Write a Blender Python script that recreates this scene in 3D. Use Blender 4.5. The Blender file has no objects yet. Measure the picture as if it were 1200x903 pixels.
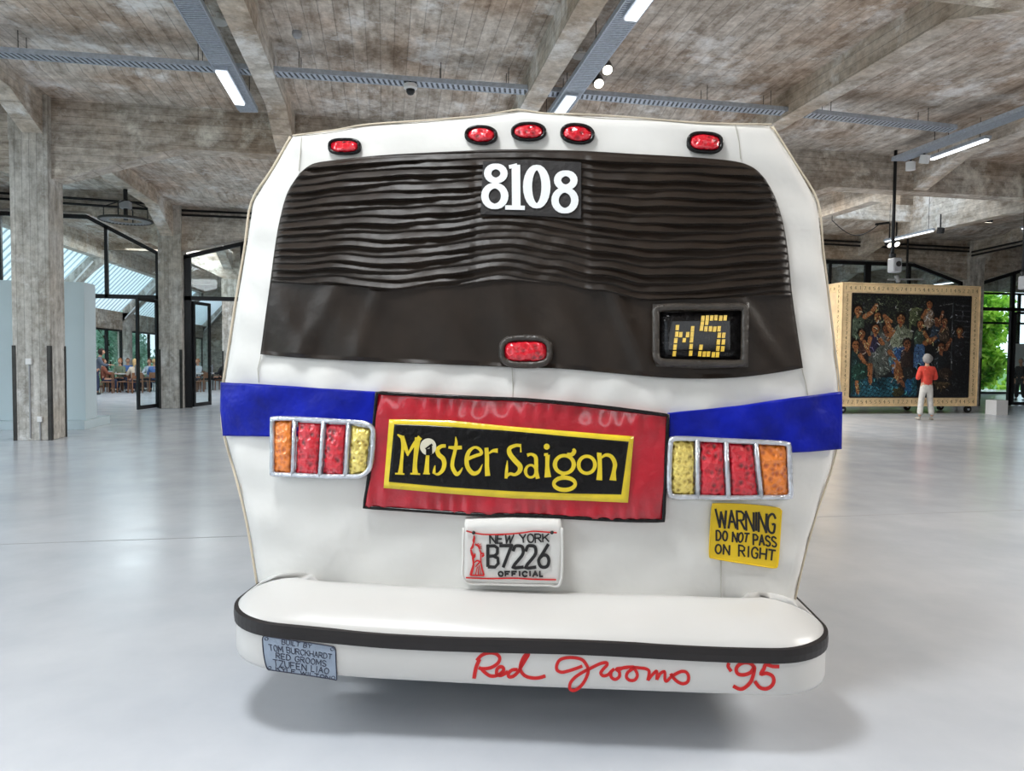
import bpy, bmesh, math, random
import numpy as np
from mathutils import Vector, Matrix
scene = bpy.context.scene
col = scene.collection
PI = math.pi
random.seed(7)

# ---------------------------------------------------------------- camera
FPX = 830.0
YAW = math.atan(0.18); PITCH = math.atan(33.5/FPX); ROLL = 0.0097
CAM = Vector((0, 0, 1.6))
cam_data = bpy.data.cameras.new('camera')
cam_data.sensor_width = 36; cam_data.lens = 36*FPX/1200
cam_data.clip_end = 400
cam = bpy.data.objects.new('camera', cam_data)
col.objects.link(cam)
MC = (Matrix.Rotation(-YAW, 4, 'Z') @ Matrix.Rotation(PI/2-PITCH, 4, 'X') @ Matrix.Rotation(ROLL, 4, 'Z'))
cam.matrix_world = Matrix.Translation(CAM) @ MC
scene.camera = cam

# ---------------------------------------------------------------- world, lights, exposure
scene.view_settings.view_transform = 'Standard'
scene.view_settings.look = 'None'
scene.view_settings.gamma = 1.0
scene.view_settings.use_curve_mapping = False
scene.view_settings.exposure = 0.0
w = bpy.data.worlds.new('overcast_sky'); scene.world = w; w.use_nodes = True
bg = w.node_tree.nodes['Background']
bg.inputs[0].default_value = (0.78, 0.89, 1.0, 1); bg.inputs[1].default_value = 2.1

def area(name, loc, rot, sx, sy, power, color=(1, 1, 1)):
    l = bpy.data.lights.new(name, 'AREA'); l.shape = 'RECTANGLE'; l.size = sx; l.size_y = sy
    l.energy = power; l.color = color
    o = bpy.data.objects.new(name, l); col.objects.link(o); o.location = loc; o.rotation_euler = rot
    return o
area('front_fill', (0, -9.5, 4.9), (PI/2+0.5, 0, 0), 24, 1.6, 430, (0.90, 0.95, 1.0))  # added fill behind the viewpoint, tilted up at the ceiling; no window there
area('skylight_and_fill', (-1.3, 1.9, 6.05), (0, 0, 0), 1.4, 1.1, 300, (0.95, 0.98, 1.0))
area('skylight_and_fill', (-9.0, 4.0, 5.9), (0, -0.3, 0), 3.5, 10, 960, (0.9, 0.96, 1.0))  # added fill brightening floor and ceiling at left, no opening above
area('skylight_and_fill', (9.0, 1.5, 6.05), (0, 0, 0), 4.0, 3.0, 900, (1.0, 0.97, 0.92))  # added fill for floor and ceiling at right, not a real skylight
area('skylight_and_fill', (3.4, 18.4, 5.8), (0, 0, 0), 3.4, 3.0, 900, (0.95, 0.98, 1.0))  # added lamp tucked behind the bus to brighten the second bay
area('skylight_and_fill', (9.2, 17.6, 5.8), (0, 0, 0), 2.0, 3.0, 420, (1.0, 0.98, 0.93))  # added lamp out of view to brighten the crate; slab is closed here
area('skylight_and_fill', (14.4, 18.3, 7.3), (0, 0, 0), 3.0, 3.0, 30, (0.8, 0.93, 1.0))
area('skylight_and_fill', (-8.0, 28.0, 5.7), (0, 0, 0), 4.0, 7.0, 480, (0.9, 0.96, 1.0))  # added fill under the solid slab to brighten the cafe front
area('skylight_and_fill', (-2.0, 36.0, 5.6), (0, 0, 0), 6.0, 8.0, 380, (0.9, 0.96, 1.0))  # added fill deeper in the cafe, also below closed slab

# ---------------------------------------------------------------- helpers
def hexc(r, g, b):
    f = lambda c: (c/255/12.92) if c/255 <= 0.04045 else ((c/255+0.055)/1.055)**2.4
    return (f(r), f(g), f(b), 1)

def cray(px, py):
    d = MC.to_3x3() @ Vector(((px-600)/FPX, -(py-451.5)/FPX, -1.0))
    return d

def at(px, py, Y):
    """world point on the plane Y seen at a pixel of the photograph"""
    d = cray(px, py); t = Y/d.y
    return CAM + d*t

def tag(o, label=None, cat=None, group=None, kind=None):
    if label: o['label'] = label
    if cat: o['category'] = cat
    if group: o['group'] = group
    if kind: o['kind'] = kind
    return o

def empty(name, loc=(0, 0, 0), rz=0.0, label=None, cat=None, group=None):
    o = bpy.data.objects.new(name, None); col.objects.link(o)
    o.location = loc; o.rotation_euler = (0, 0, rz); o.empty_display_size = 0.1
    return tag(o, label, cat, group)

class MB:
    def __init__(s): s.v = []; s.f = []
    def add(s, vs, fs):
        n = len(s.v); s.v += [tuple(v) for v in vs]; s.f += [tuple(i+n for i in f) for f in fs]; return s
    def box(s, x0, x1, y0, y1, z0, z1):
        return s.add([(x0,y0,z0),(x1,y0,z0),(x1,y1,z0),(x0,y1,z0),(x0,y0,z1),(x1,y0,z1),(x1,y1,z1),(x0,y1,z1)],
                     [(0,3,2,1),(4,5,6,7),(0,1,5,4),(1,2,6,5),(2,3,7,6),(3,0,4,7)])
    def prism(s, poly, axis, a0, a1):
        """polygon given in the two other axes (order kept) run along an axis"""
        def P(u, v, a):
            return (a,u,v) if axis == 0 else ((u,a,v) if axis == 1 else (u,v,a))
        n = len(poly)
        vs = [P(u,v,a0) for u,v in poly]+[P(u,v,a1) for u,v in poly]
        fs = [tuple(range(n)), tuple(range(2*n-1, n-1, -1))]+[(i,(i+1)%n,(i+1)%n+n,i+n) for i in range(n)]
        return s.add(vs, fs)
    def bar(s, a, b, w, h=None):
        """box bar from a to b"""
        h = h or w; a = Vector(a); b = Vector(b); d = (b-a).normalized()
        up = Vector((0,0,1)) if abs(d.z) < 0.95 else Vector((0,1,0))
        x = d.cross(up).normalized(); y = x.cross(d).normalized()
        vs = []
        for p in (a, b):
            for sx, sy in ((-1,-1),(1,-1),(1,1),(-1,1)):
                vs.append(p+x*(sx*w/2)+y*(sy*h/2))
        return s.add(vs, [(0,1,2,3),(7,6,5,4),(0,4,5,1),(1,5,6,2),(2,6,7,3),(3,7,4,0)])
    def tube(s, pts, r, n=8, closed=False, caps=True):
        pts = [Vector(p) for p in pts]; m = len(pts); rr = r if isinstance(r, (list, tuple)) else [r]*m
        base = len(s.v); prev = None
        for i, p in enumerate(pts):
            a = pts[(i-1) % m] if (closed or i > 0) else p
            b = pts[(i+1) % m] if (closed or i < m-1) else p
            d = (b-a); d = d.normalized() if d.length > 1e-9 else Vector((0,0,1))
            if prev is None:
                up = Vector((0,0,1)) if abs(d.z) < 0.9 else Vector((0,1,0))
                x = d.cross(up).normalized()
            else:
                x = (prev-d*prev.dot(d)).normalized()
            prev = x; y = d.cross(x)
            for k in range(n):
                t = 2*PI*k/n
                s.v.append(tuple(p+(x*math.cos(t)+y*math.sin(t))*rr[i]))
        for i in range(m if closed else m-1):
            j = (i+1) % m
            for k in range(n):
                l = (k+1) % n
                s.f.append((base+i*n+k, base+i*n+l, base+j*n+l, base+j*n+k))
        if not closed and caps:
            s.f.append(tuple(base+k for k in range(n))[::-1]); s.f.append(tuple(base+(m-1)*n+k for k in range(n)))
        return s
    def lathe(s, prof, c=(0,0,0), n=20, axis=2):
        base = len(s.v); m = len(prof)
        for r, h in prof:
            for k in range(n):
                t = 2*PI*k/n; a, b = r*math.cos(t), r*math.sin(t)
                p = (a,b,h) if axis == 2 else ((a,h,b) if axis == 1 else (h,a,b))
                s.v.append((c[0]+p[0], c[1]+p[1], c[2]+p[2]))
        for i in range(m-1):
            for k in range(n):
                l = (k+1) % n
                s.f.append((base+i*n+k, base+i*n+l, base+(i+1)*n+l, base+(i+1)*n+k))
        s.f.append(tuple(base+k for k in range(n))[::-1]); s.f.append(tuple(base+(m-1)*n+k for k in range(n)))
        return s
    def build(s, name, mat, parent=None, smooth=False, bevel=0, kind=None, label=None, cat=None, group=None, rec=True):
        me = bpy.data.meshes.new(name); me.from_pydata(s.v, [], s.f)
        if rec:
            bm = bmesh.new(); bm.from_mesh(me); bmesh.ops.recalc_face_normals(bm, faces=bm.faces); bm.to_mesh(me); bm.free()
        if smooth: me.polygons.foreach_set('use_smooth', [True]*len(me.polygons))
        me.materials.append(mat)
        o = bpy.data.objects.new(name, me); col.objects.link(o)
        if parent: o.parent = parent
        if bevel:
            b = o.modifiers.new('bevel', 'BEVEL'); b.width = bevel; b.segments = 2; b.limit_method = 'ANGLE'
        return tag(o, label, cat, group, kind)

def copy_tree(o, parent=None):
    c = o.copy(); col.objects.link(c); c.parent = parent
    for ch in o.children: copy_tree(ch, c)
    return c

# ---------------------------------------------------------------- materials
def rough_coat(m, r):
    m.node_tree.nodes['Principled BSDF'].inputs['Coat Roughness'].default_value = r
def newmat(name):
    m = bpy.data.materials.new(name); m.use_nodes = True
    nt = m.node_tree; return m, nt, nt.nodes['Principled BSDF'], nt.nodes, nt.links

def plain(name, c, rough=0.6, metal=0.0, noise=0.0, nscale=8, bump=0.0, bscale=30, coat=0.0, sheen=0.0, spec=0.5):
    m, nt, b, N, L = newmat(name)
    b.inputs['Base Color'].default_value = c; b.inputs['Roughness'].default_value = rough
    b.inputs['Metallic'].default_value = metal; b.inputs['Coat Weight'].default_value = coat
    b.inputs['Coat Roughness'].default_value = 0.08
    b.inputs['Sheen Weight'].default_value = sheen; b.inputs['Specular IOR Level'].default_value = spec
    tc = N.new('ShaderNodeTexCoord')
    if noise:
        n = N.new('ShaderNodeTexNoise'); n.inputs['Scale'].default_value = nscale; n.inputs['Detail'].default_value = 5
        L.new(tc.outputs['Object'], n.inputs['Vector'])
        r = N.new('ShaderNodeValToRGB'); r.color_ramp.elements[0].position = 0.3; r.color_ramp.elements[1].position = 0.7
        r.color_ramp.elements[0].color = tuple(x*(1-noise) for x in c[:3])+(1,)
        r.color_ramp.elements[1].color = tuple(min(1, x*(1+noise)) for x in c[:3])+(1,)
        L.new(n.outputs['Fac'], r.inputs['Fac']); L.new(r.outputs['Color'], b.inputs['Base Color'])
    if bump:
        n = N.new('ShaderNodeTexNoise'); n.inputs['Scale'].default_value = bscale; n.inputs['Detail'].default_value = 3
        L.new(tc.outputs['Object'], n.inputs['Vector'])
        bp = N.new('ShaderNodeBump'); bp.inputs['Strength'].default_value = bump; bp.inputs['Distance'].default_value = 0.02
        L.new(n.outputs['Fac'], bp.inputs['Height']); L.new(bp.outputs['Normal'], b.inputs['Normal'])
    return m

def crinkle(name, c1, c2, scale=30, rough=0.14, metal=0.12, bump=0.75, coat=1.0, emit=0):
    """crinkled foil under clear vinyl"""
    m, nt, b, N, L = newmat(name)
    tc = N.new('ShaderNodeTexCoord')
    v = N.new('ShaderNodeTexVoronoi'); v.inputs['Scale'].default_value = scale; v.feature = 'F1'
    n = N.new('ShaderNodeTexNoise'); n.inputs['Scale'].default_value = scale*0.7; n.inputs['Detail'].default_value = 6
    L.new(tc.outputs['Object'], v.inputs['Vector']); L.new(tc.outputs['Object'], n.inputs['Vector'])
    mx = N.new('ShaderNodeMath'); mx.operation = 'ADD'
    L.new(v.outputs['Distance'], mx.inputs[0]); L.new(n.outputs['Fac'], mx.inputs[1])
    r = N.new('ShaderNodeValToRGB'); r.color_ramp.elements[0].position = 0.55; r.color_ramp.elements[1].position = 1.05
    r.color_ramp.elements[0].color = c1; r.color_ramp.elements[1].color = c2
    L.new(mx.outputs[0], r.inputs['Fac']); L.new(r.outputs['Color'], b.inputs['Base Color'])
    b.inputs['Roughness'].default_value = rough; b.inputs['Metallic'].default_value = metal
    b.inputs['Coat Weight'].default_value = coat; b.inputs['Coat Roughness'].default_value = 0.05
    bp = N.new('ShaderNodeBump'); bp.inputs['Strength'].default_value = bump; bp.inputs['Distance'].default_value = 0.012
    L.new(mx.outputs[0], bp.inputs['Height']); L.new(bp.outputs['Normal'], b.inputs['Normal'])
    L.new(bp.outputs['Normal'], b.inputs['Coat Normal'])
    return m

def concrete(name, across, dark, light, warm, bw=0.15, seed=0.0):
    """board-marked concrete; across = axis the boards are counted on ('X','Z','XY')"""
    m, nt, b, N, L = newmat(name)
    g = N.new('ShaderNodeNewGeometry'); sp = N.new('ShaderNodeSeparateXYZ'); L.new(g.outputs['Position'], sp.inputs[0])
    def math_(op, a, bb=None, clamp=False):
        x = N.new('ShaderNodeMath'); x.operation = op; x.use_clamp = clamp
        for i, q in enumerate((a, bb)):
            if q is None: continue
            if isinstance(q, (int, float)): x.inputs[i].default_value = q
            else: L.new(q, x.inputs[i])
        return x.outputs[0]
    A = {'X': sp.outputs[0], 'Z': sp.outputs[2]}.get(across) or math_('ADD', sp.outputs[0], sp.outputs[1])
    a = math_('DIVIDE', A, bw); a = math_('ADD', a, seed+100.37)
    idn = math_('FLOOR', a); fr = math_('FRACT', a)
    wn = N.new('ShaderNodeTexWhiteNoise'); wn.noise_dimensions = '1D'; L.new(idn, wn.inputs['W'])
    mp = N.new('ShaderNodeMapping'); L.new(g.outputs['Position'], mp.inputs['Vector'])
    mp.inputs['Scale'].default_value = {'X': (4, 1.1, 2), 'Z': (1.1, 1.1, 4)}.get(across, (4, 4, 1.1))
    n1 = N.new('ShaderNodeTexNoise'); n1.inputs['Scale'].default_value = 1.6; n1.inputs['Detail'].default_value = 8; n1.inputs['Roughness'].default_value = 0.65
    L.new(mp.outputs[0], n1.inputs['Vector'])
    n2 = N.new('ShaderNodeTexNoise'); n2.inputs['Scale'].default_value = 0.55; n2.inputs['Detail'].default_value = 5; n2.inputs['Roughness'].default_value = 0.6
    L.new(g.outputs['Position'], n2.inputs['Vector'])
    n3 = N.new('ShaderNodeTexNoise'); n3.inputs['Scale'].default_value = 7; n3.inputs['Detail'].default_value = 6; n3.inputs['Roughness'].default_value = 0.7
    L.new(g.outputs['Position'], n3.inputs['Vector'])
    tone = math_('ADD', math_('MULTIPLY', n1.outputs['Fac'], 0.75), math_('MULTIPLY', wn.outputs['Value'], 0.10))
    tone = math_('ADD', tone, math_('MULTIPLY', n3.outputs['Fac'], 0.62)); tone = math_('SUBTRACT', tone, 0.13)
    r = N.new('ShaderNodeValToRGB'); r.color_ramp.elements[0].position = 0.44; r.color_ramp.elements[1].position = 0.86
    r.color_ramp.elements[0].color = dark; r.color_ramp.elements[1].color = light
    L.new(tone, r.inputs['Fac'])
    r2 = N.new('ShaderNodeValToRGB'); r2.color_ramp.elements[0].position = 0.42; r2.color_ramp.elements[1].position = 0.62
    L.new(n2.outputs['Fac'], r2.inputs['Fac'])
    mix = N.new('ShaderNodeMix'); mix.data_type = 'RGBA'; mix.blend_type = 'MULTIPLY'
    L.new(math_('MULTIPLY', r2.outputs['Color'], 0.75), mix.inputs[0]); L.new(r.outputs['Color'], mix.inputs[6]); mix.inputs[7].default_value = warm
    # board joints
    d = math_('MINIMUM', fr, math_('SUBTRACT', 1.0, fr))
    ln = math_('DIVIDE', d, 0.045, True)
    ln2 = math_('SUBTRACT', 1.0, math_('MULTIPLY', math_('SUBTRACT', 1.0, ln), math_('MULTIPLY', n1.outputs['Fac'], 0.75)))
    vm = N.new('ShaderNodeVectorMath'); vm.operation = 'SCALE'; L.new(mix.outputs[2], vm.inputs[0]); L.new(ln2, vm.inputs['Scale'])
    # pale lime blotches
    n4 = N.new('ShaderNodeTexNoise'); n4.inputs['Scale'].default_value = 0.9; n4.inputs['Detail'].default_value = 9; n4.inputs['Roughness'].default_value = 0.75
    mp2 = N.new('ShaderNodeMapping'); mp2.inputs['Location'].default_value = (11.3, 5.1, 2.2); L.new(g.outputs['Position'], mp2.inputs['Vector']); L.new(mp2.outputs[0], n4.inputs['Vector'])
    r4 = N.new('ShaderNodeValToRGB'); r4.color_ramp.elements[0].position = 0.53; r4.color_ramp.elements[1].position = 0.66
    L.new(n4.outputs['Fac'], r4.inputs['Fac'])
    mix2 = N.new('ShaderNodeMix'); mix2.data_type = 'RGBA'
    L.new(math_('MULTIPLY', r4.outputs['Color'], 0.7), mix2.inputs[0]); L.new(vm.outputs[0], mix2.inputs[6]); mix2.inputs[7].default_value = tuple(min(1, c*1.35) for c in light[:3])+(1,)
    L.new(mix2.outputs[2], b.inputs['Base Color'])
    b.inputs['Roughness'].default_value = 0.85; b.inputs['Specular IOR Level'].default_value = 0.25
    bp = N.new('ShaderNodeBump'); bp.inputs['Strength'].default_value = 0.6; bp.inputs['Distance'].default_value = 0.02
    hh = math_('ADD', math_('MULTIPLY', ln, 0.5), n3.outputs['Fac']); hh = math_('ADD', hh, wn.outputs['Value'])
    L.new(hh, bp.inputs['Height']); L.new(bp.outputs['Normal'], b.inputs['Normal'])
    return m

M = {}
CD, CL, CW = (0.16, 0.145, 0.125, 1), (0.52, 0.50, 0.46, 1), (0.86, 0.74, 0.62, 1)
M['slab'] = concrete('concrete_slab', 'X', (0.30, 0.25, 0.205, 1), (0.88, 0.82, 0.75, 1), (0.78, 0.63, 0.52, 1), 0.21)
M['girder'] = concrete('concrete_girder', 'Z', (0.29, 0.25, 0.21, 1), (0.78, 0.72, 0.65, 1), (0.82, 0.69, 0.57, 1), 0.135, 3)
M['beam'] = concrete('concrete_beam', 'Z', (0.36, 0.32, 0.275, 1), (0.90, 0.85, 0.78, 1), (0.86, 0.73, 0.61, 1), 0.15, 1)
M['column'] = concrete('concrete_column', 'XY', (0.30, 0.28, 0.25, 1), (0.80, 0.78, 0.74, 1), (0.88, 0.81, 0.73, 1), 0.12, 2)

def floor_mat():
    m, nt, b, N, L = newmat('polished_floor')
    g = N.new('ShaderNodeNewGeometry')
    n = N.new('ShaderNodeTexNoise'); n.inputs['Scale'].default_value = 0.9; n.inputs['Detail'].default_value = 7; n.inputs['Roughness'].default_value = 0.6
    L.new(g.outputs['Position'], n.inputs['Vector'])
    r = N.new('ShaderNodeValToRGB'); r.color_ramp.elements[0].position = 0.3; r.color_ramp.elements[1].position = 0.7
    r.color_ramp.elements[0].color = (0.50, 0.53, 0.58, 1); r.color_ramp.elements[1].color = (0.63, 0.65, 0.69, 1)
    L.new(n.outputs['Fac'], r.inputs['Fac']); L.new(r.outputs['Color'], b.inputs['Base Color'])
    n2 = N.new('ShaderNodeTexNoise'); n2.inputs['Scale'].default_value = 2.5; n2.inputs['Detail'].default_value = 4
    L.new(g.outputs['Position'], n2.inputs['Vector'])
    mr = N.new('ShaderNodeMapRange'); mr.inputs['To Min'].default_value = 0.14; mr.inputs['To Max'].default_value = 0.30
    L.new(n2.outputs['Fac'], mr.inputs['Value']); L.new(mr.outputs[0], b.inputs['Roughness'])
    bp = N.new('ShaderNodeBump'); bp.inputs['Strength'].default_value = 0.08; bp.inputs['Distance'].default_value = 0.02
    n3 = N.new('ShaderNodeTexNoise'); n3.inputs['Scale'].default_value = 4; n3.inputs['Detail'].default_value = 3
    L.new(g.outputs['Position'], n3.inputs['Vector']); L.new(n3.outputs['Fac'], bp.inputs['Height']); L.new(bp.outputs['Normal'], b.inputs['Normal'])
    return m
M['floor'] = floor_mat()

def glass_mat(name, refl=0.1, tint=(0.93, 0.97, 0.97, 1)):
    m = bpy.data.materials.new(name); m.use_nodes = True; nt = m.node_tree; N = nt.nodes; L = nt.links; N.clear()
    o = N.new('ShaderNodeOutputMaterial'); t = N.new('ShaderNodeBsdfTransparent'); t.inputs[0].default_value = tint
    g = N.new('ShaderNodeBsdfGlossy'); g.inputs['Roughness'].default_value = 0.02
    lw = N.new('ShaderNodeLayerWeight'); lw.inputs[0].default_value = 0.5
    pw = N.new('ShaderNodeMath'); pw.operation = 'POWER'; pw.inputs[1].default_value = 4.0; L.new(lw.outputs['Facing'], pw.inputs[0])
    ad = N.new('ShaderNodeMath'); ad.operation = 'MULTIPLY_ADD'; ad.inputs[1].default_value = 0.5; ad.inputs[2].default_value = refl*0.5; ad.use_clamp = True
    L.new(pw.outputs[0], ad.inputs[0])
    mx = N.new('ShaderNodeMixShader'); L.new(ad.outputs[0], mx.inputs[0]); L.new(t.outputs[0], mx.inputs[1]); L.new(g.outputs[0], mx.inputs[2]); L.new(mx.outputs[0], o.inputs[0])
    return m
M['glass'] = glass_mat('window_glass', 0.06)

def translucent(name, c, t=0.6):
    m = bpy.data.materials.new(name); m.use_nodes = True; nt = m.node_tree; N = nt.nodes; L = nt.links; N.clear()
    o = N.new('ShaderNodeOutputMaterial'); a = N.new('ShaderNodeBsdfTranslucent'); a.inputs[0].default_value = c
    d = N.new('ShaderNodeBsdfDiffuse'); d.inputs[0].default_value = c
    mx = N.new('ShaderNodeMixShader'); mx.inputs[0].default_value = t
    L.new(d.outputs[0], mx.inputs[1]); L.new(a.outputs[0], mx.inputs[2]); L.new(mx.outputs[0], o.inputs[0])
    return m
M['polycarb'] = translucent('corrugated_polycarbonate', (0.86, 0.95, 0.97, 1), 0.8)

def leaf_mat(name, c1, c2):
    m = bpy.data.materials.new(name); m.use_nodes = True; nt = m.node_tree; N = nt.nodes; L = nt.links; N.clear()
    o = N.new('ShaderNodeOutputMaterial')
    g = N.new('ShaderNodeNewGeometry'); n = N.new('ShaderNodeTexNoise'); n.inputs['Scale'].default_value = 1.6; n.inputs['Detail'].default_value = 5
    L.new(g.outputs['Position'], n.inputs['Vector'])
    r = N.new('ShaderNodeValToRGB'); r.color_ramp.elements[0].position = 0.38; r.color_ramp.elements[1].position = 0.62
    r.color_ramp.elements[0].color = c1; r.color_ramp.elements[1].color = c2; L.new(n.outputs['Fac'], r.inputs['Fac'])
    a = N.new('ShaderNodeBsdfTranslucent'); d = N.new('ShaderNodeBsdfDiffuse')
    L.new(r.outputs[0], a.inputs[0]); L.new(r.outputs[0], d.inputs[0])
    mx = N.new('ShaderNodeMixShader'); mx.inputs[0].default_value = 0.5
    L.new(d.outputs[0], mx.inputs[1]); L.new(a.outputs[0], mx.inputs[2]); L.new(mx.outputs[0], o.inputs[0])
    return m
M['leaf'] = leaf_mat('bright_leaves', (0.10, 0.34, 0.03, 1), (0.70, 0.95, 0.16, 1))
M['leaf_blue'] = leaf_mat('cool_leaves', (0.22, 0.46, 0.34, 1), (0.75, 0.93, 0.85, 1))
M['bark'] = plain('bark', (0.1, 0.07, 0.05, 1), 0.9, noise=0.3)
M['grass'] = plain('grass', (0.10, 0.25, 0.05, 1), 0.95, noise=0.4, nscale=2)

def lamp(name, c, s):
    m = bpy.data.materials.new(name); m.use_nodes = True; nt = m.node_tree; N = nt.nodes; N.clear()
    o = N.new('ShaderNodeOutputMaterial'); e = N.new('ShaderNodeEmission'); e.inputs[0].default_value = c; e.inputs[1].default_value = s
    nt.links.new(e.outputs[0], o.inputs[0]); return m
M['tube_light'] = lamp('fluorescent_diffuser', (0.93, 0.97, 1, 1), 2.2)
M['spot_light'] = lamp('spot_lens', (1, 0.93, 0.78, 1), 4.0)

M['black_metal'] = plain('black_steel', (0.012, 0.012, 0.014, 1), 0.4, 0.3)
M['steel_guard'] = plain('dark_corner_steel', (0.05, 0.048, 0.045, 1), 0.5, 0.5, noise=0.3)
M['galv'] = plain('galvanised_steel', (0.50, 0.55, 0.63, 1), 0.45, 0.4, noise=0.15, nscale=20)
M['galv_dark'] = plain('dark_galvanised_steel', (0.09, 0.10, 0.115, 1), 0.5, 0.5)
M['white_paint'] = plain('white_painted_board', (0.56, 0.66, 0.70, 1), 0.7, noise=0.04, nscale=1)
M['white_plastic'] = plain('white_plastic', (0.8, 0.8, 0.8, 1), 0.4)
M['grey_plastic'] = plain('grey_plastic', (0.35, 0.36, 0.38, 1), 0.4)
M['dark_plastic'] = plain('dark_plastic', (0.02, 0.02, 0.022, 1), 0.35)
M['seam'] = plain('joint_sealant', (0.33, 0.34, 0.36, 1), 0.6)
M['crate_wood'] = plain('pale_plywood', (0.82, 0.60, 0.36, 1), 0.55, noise=0.16, nscale=3, bump=0.1)
M['crate_tile'] = plain('ochre_wood_tile', (0.86, 0.64, 0.36, 1), 0.5, noise=0.14, nscale=5)
M['ink'] = plain('brown_ink', (0.10, 0.055, 0.03, 1), 0.8)
M['rubber'] = plain('black_rubber', (0.015, 0.015, 0.015, 1), 0.6)
M['wood_dark'] = plain('brown_chair_wood', (0.20, 0.09, 0.045, 1), 0.4, noise=0.2)
M['table_top'] = plain('pale_table_top', (0.55, 0.56, 0.57, 1), 0.4)

M['canvas'] = plain('white_canvas', (0.72, 0.71, 0.68, 1), 0.62, noise=0.035, nscale=2.5, bump=0.45, bscale=5, sheen=0.1, spec=0.35)
M['canvas_edge'] = plain('beige_canvas_edge', (0.62, 0.54, 0.42, 1), 0.75, noise=0.12, nscale=6, bump=0.3)
M['bumper'] = plain('white_painted_vinyl', (0.62, 0.61, 0.59, 1), 0.30, noise=0.03, nscale=2, bump=0.12, bscale=5, spec=0.5)
M['pleat'] = plain('black_nylon', (0.019, 0.0125, 0.0085, 1), 0.42, noise=0.3, nscale=5, bump=0.3, bscale=9, sheen=0.0, spec=0.27)
M['pleat_patch'] = plain('black_felt', (0.012, 0.010, 0.010, 1), 0.6, bump=0.3)
M['white_felt'] = plain('white_felt', (0.82, 0.84, 0.84, 1), 0.6, bump=0.15, bscale=40)
M['blue'] = plain('royal_blue_satin', (0.001, 0.009, 0.33, 1), 0.45, noise=0.35, nscale=6, bump=1.0, bscale=8, sheen=0.0, spec=0.2)
M['red_vinyl'] = plain('red_vinyl', (0.46, 0.008, 0.022, 1), 0.32, noise=0.2, nscale=6, bump=0.6, bscale=13, coat=1.0, spec=0.3)
M['black_vinyl'] = plain('black_vinyl', (0.003, 0.0025, 0.003, 1), 0.4, bump=1.0, bscale=30, coat=0.4, spec=0.12)
M['yellow_vinyl'] = plain('yellow_vinyl', (0.80, 0.60, 0.015, 1), 0.35, noise=0.1, nscale=12, bump=0.2, coat=0.5)
M['yellow_paint'] = plain('yellow_sign_paint', (0.80, 0.54, 0.01, 1), 0.4, noise=0.07, nscale=8)
M['black_paint'] = plain('black_paint', (0.008, 0.007, 0.007, 1), 0.45)
M['stripe'] = plain('black_rubber_stripe', (0.013, 0.010, 0.010, 1), 0.5, noise=0.2)
M['red_paint'] = plain('red_paint', (0.60, 0.006, 0.006, 1), 0.4)
M['moon'] = plain('cream_felt', (0.72, 0.68, 0.52, 1), 0.6)
M['red_foil'] = crinkle('red_crinkled_foil', (0.16, 0.001, 0.005, 1), (0.72, 0.008, 0.025, 1), 36)
M['orange_foil'] = crinkle('orange_crinkled_foil', (0.45, 0.07, 0.005, 1), (0.95, 0.25, 0.02, 1), 36)
M['yellow_foil'] = crinkle('gold_crinkled_foil', (0.32, 0.20, 0.02, 1), (0.95, 0.75, 0.18, 1), 44, metal=0.6)
M['silver'] = plain('silver_vinyl', (0.62, 0.65, 0.70, 1), 0.25, 0.7, noise=0.15, nscale=14, bump=0.6, bscale=24)
M['amber'] = plain('amber_vinyl_segment', (0.85, 0.52, 0.03, 1), 0.3, noise=0.25, nscale=60, coat=0.6)
M['plaque'] = plain('grey_blue_plaque', (0.30, 0.36, 0.45, 1), 0.35, 0.2, noise=0.1, nscale=20)
M['plaque_ink'] = plain('dark_blue_ink', (0.02, 0.025, 0.05, 1), 0.5)
M['seam_thread'] = plain('seam_thread', (0.45, 0.43, 0.38, 1), 0.8)
M['dark_glass'] = plain('dark_vinyl_window', (0.012, 0.012, 0.015, 1), 0.2, coat=0.5)
M['padded'] = plain('brown_black_padding', (0.035, 0.028, 0.022, 1), 0.42, noise=0.3, nscale=10, bump=0.8, bscale=18, spec=0.6)

rough_coat(M['red_vinyl'], 0.11)

# ================================================================ the building
XL, XR = -12.8, 34.0
COLX = (-6.2, 7.3, 20.8)
BEAMX = (-6.2, -1.87, 2.48, 7.17, 11.9, 16.3, 20.8, 25.3, 29.8)
GY = (6.35, 14.3, 22.2, 30.15)          # near faces of the transverse girders
SLAB = {0: 6.25, 1: 6.25, 2: 5.88, 3: 5.95}

def floor_obj():
    mb = MB(); mb.box(-14, XR+1, -10, 56, -0.2, 0.0)
    fl = mb.build('floor', M['floor'], kind='structure')
    for y in (-1.4, 6.5, 14.3, 22.2, 30.15):
        MB().box(-12.8, XR, y-0.008, y+0.008, 0.0, 0.0012).build('floor_joint', M['seam'], fl)
    return fl
floor_obj()
g = MB(); g.box(-90, 120, 56, 140, -0.6, -0.3); g.box(-90, -14, -30, 56, -0.6, -0.3); g.box(XR+1, 120, -30, 56, -0.6, -0.3)
tag(g.build('lawn', M['grass']), None, None, None, 'structure')

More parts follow.
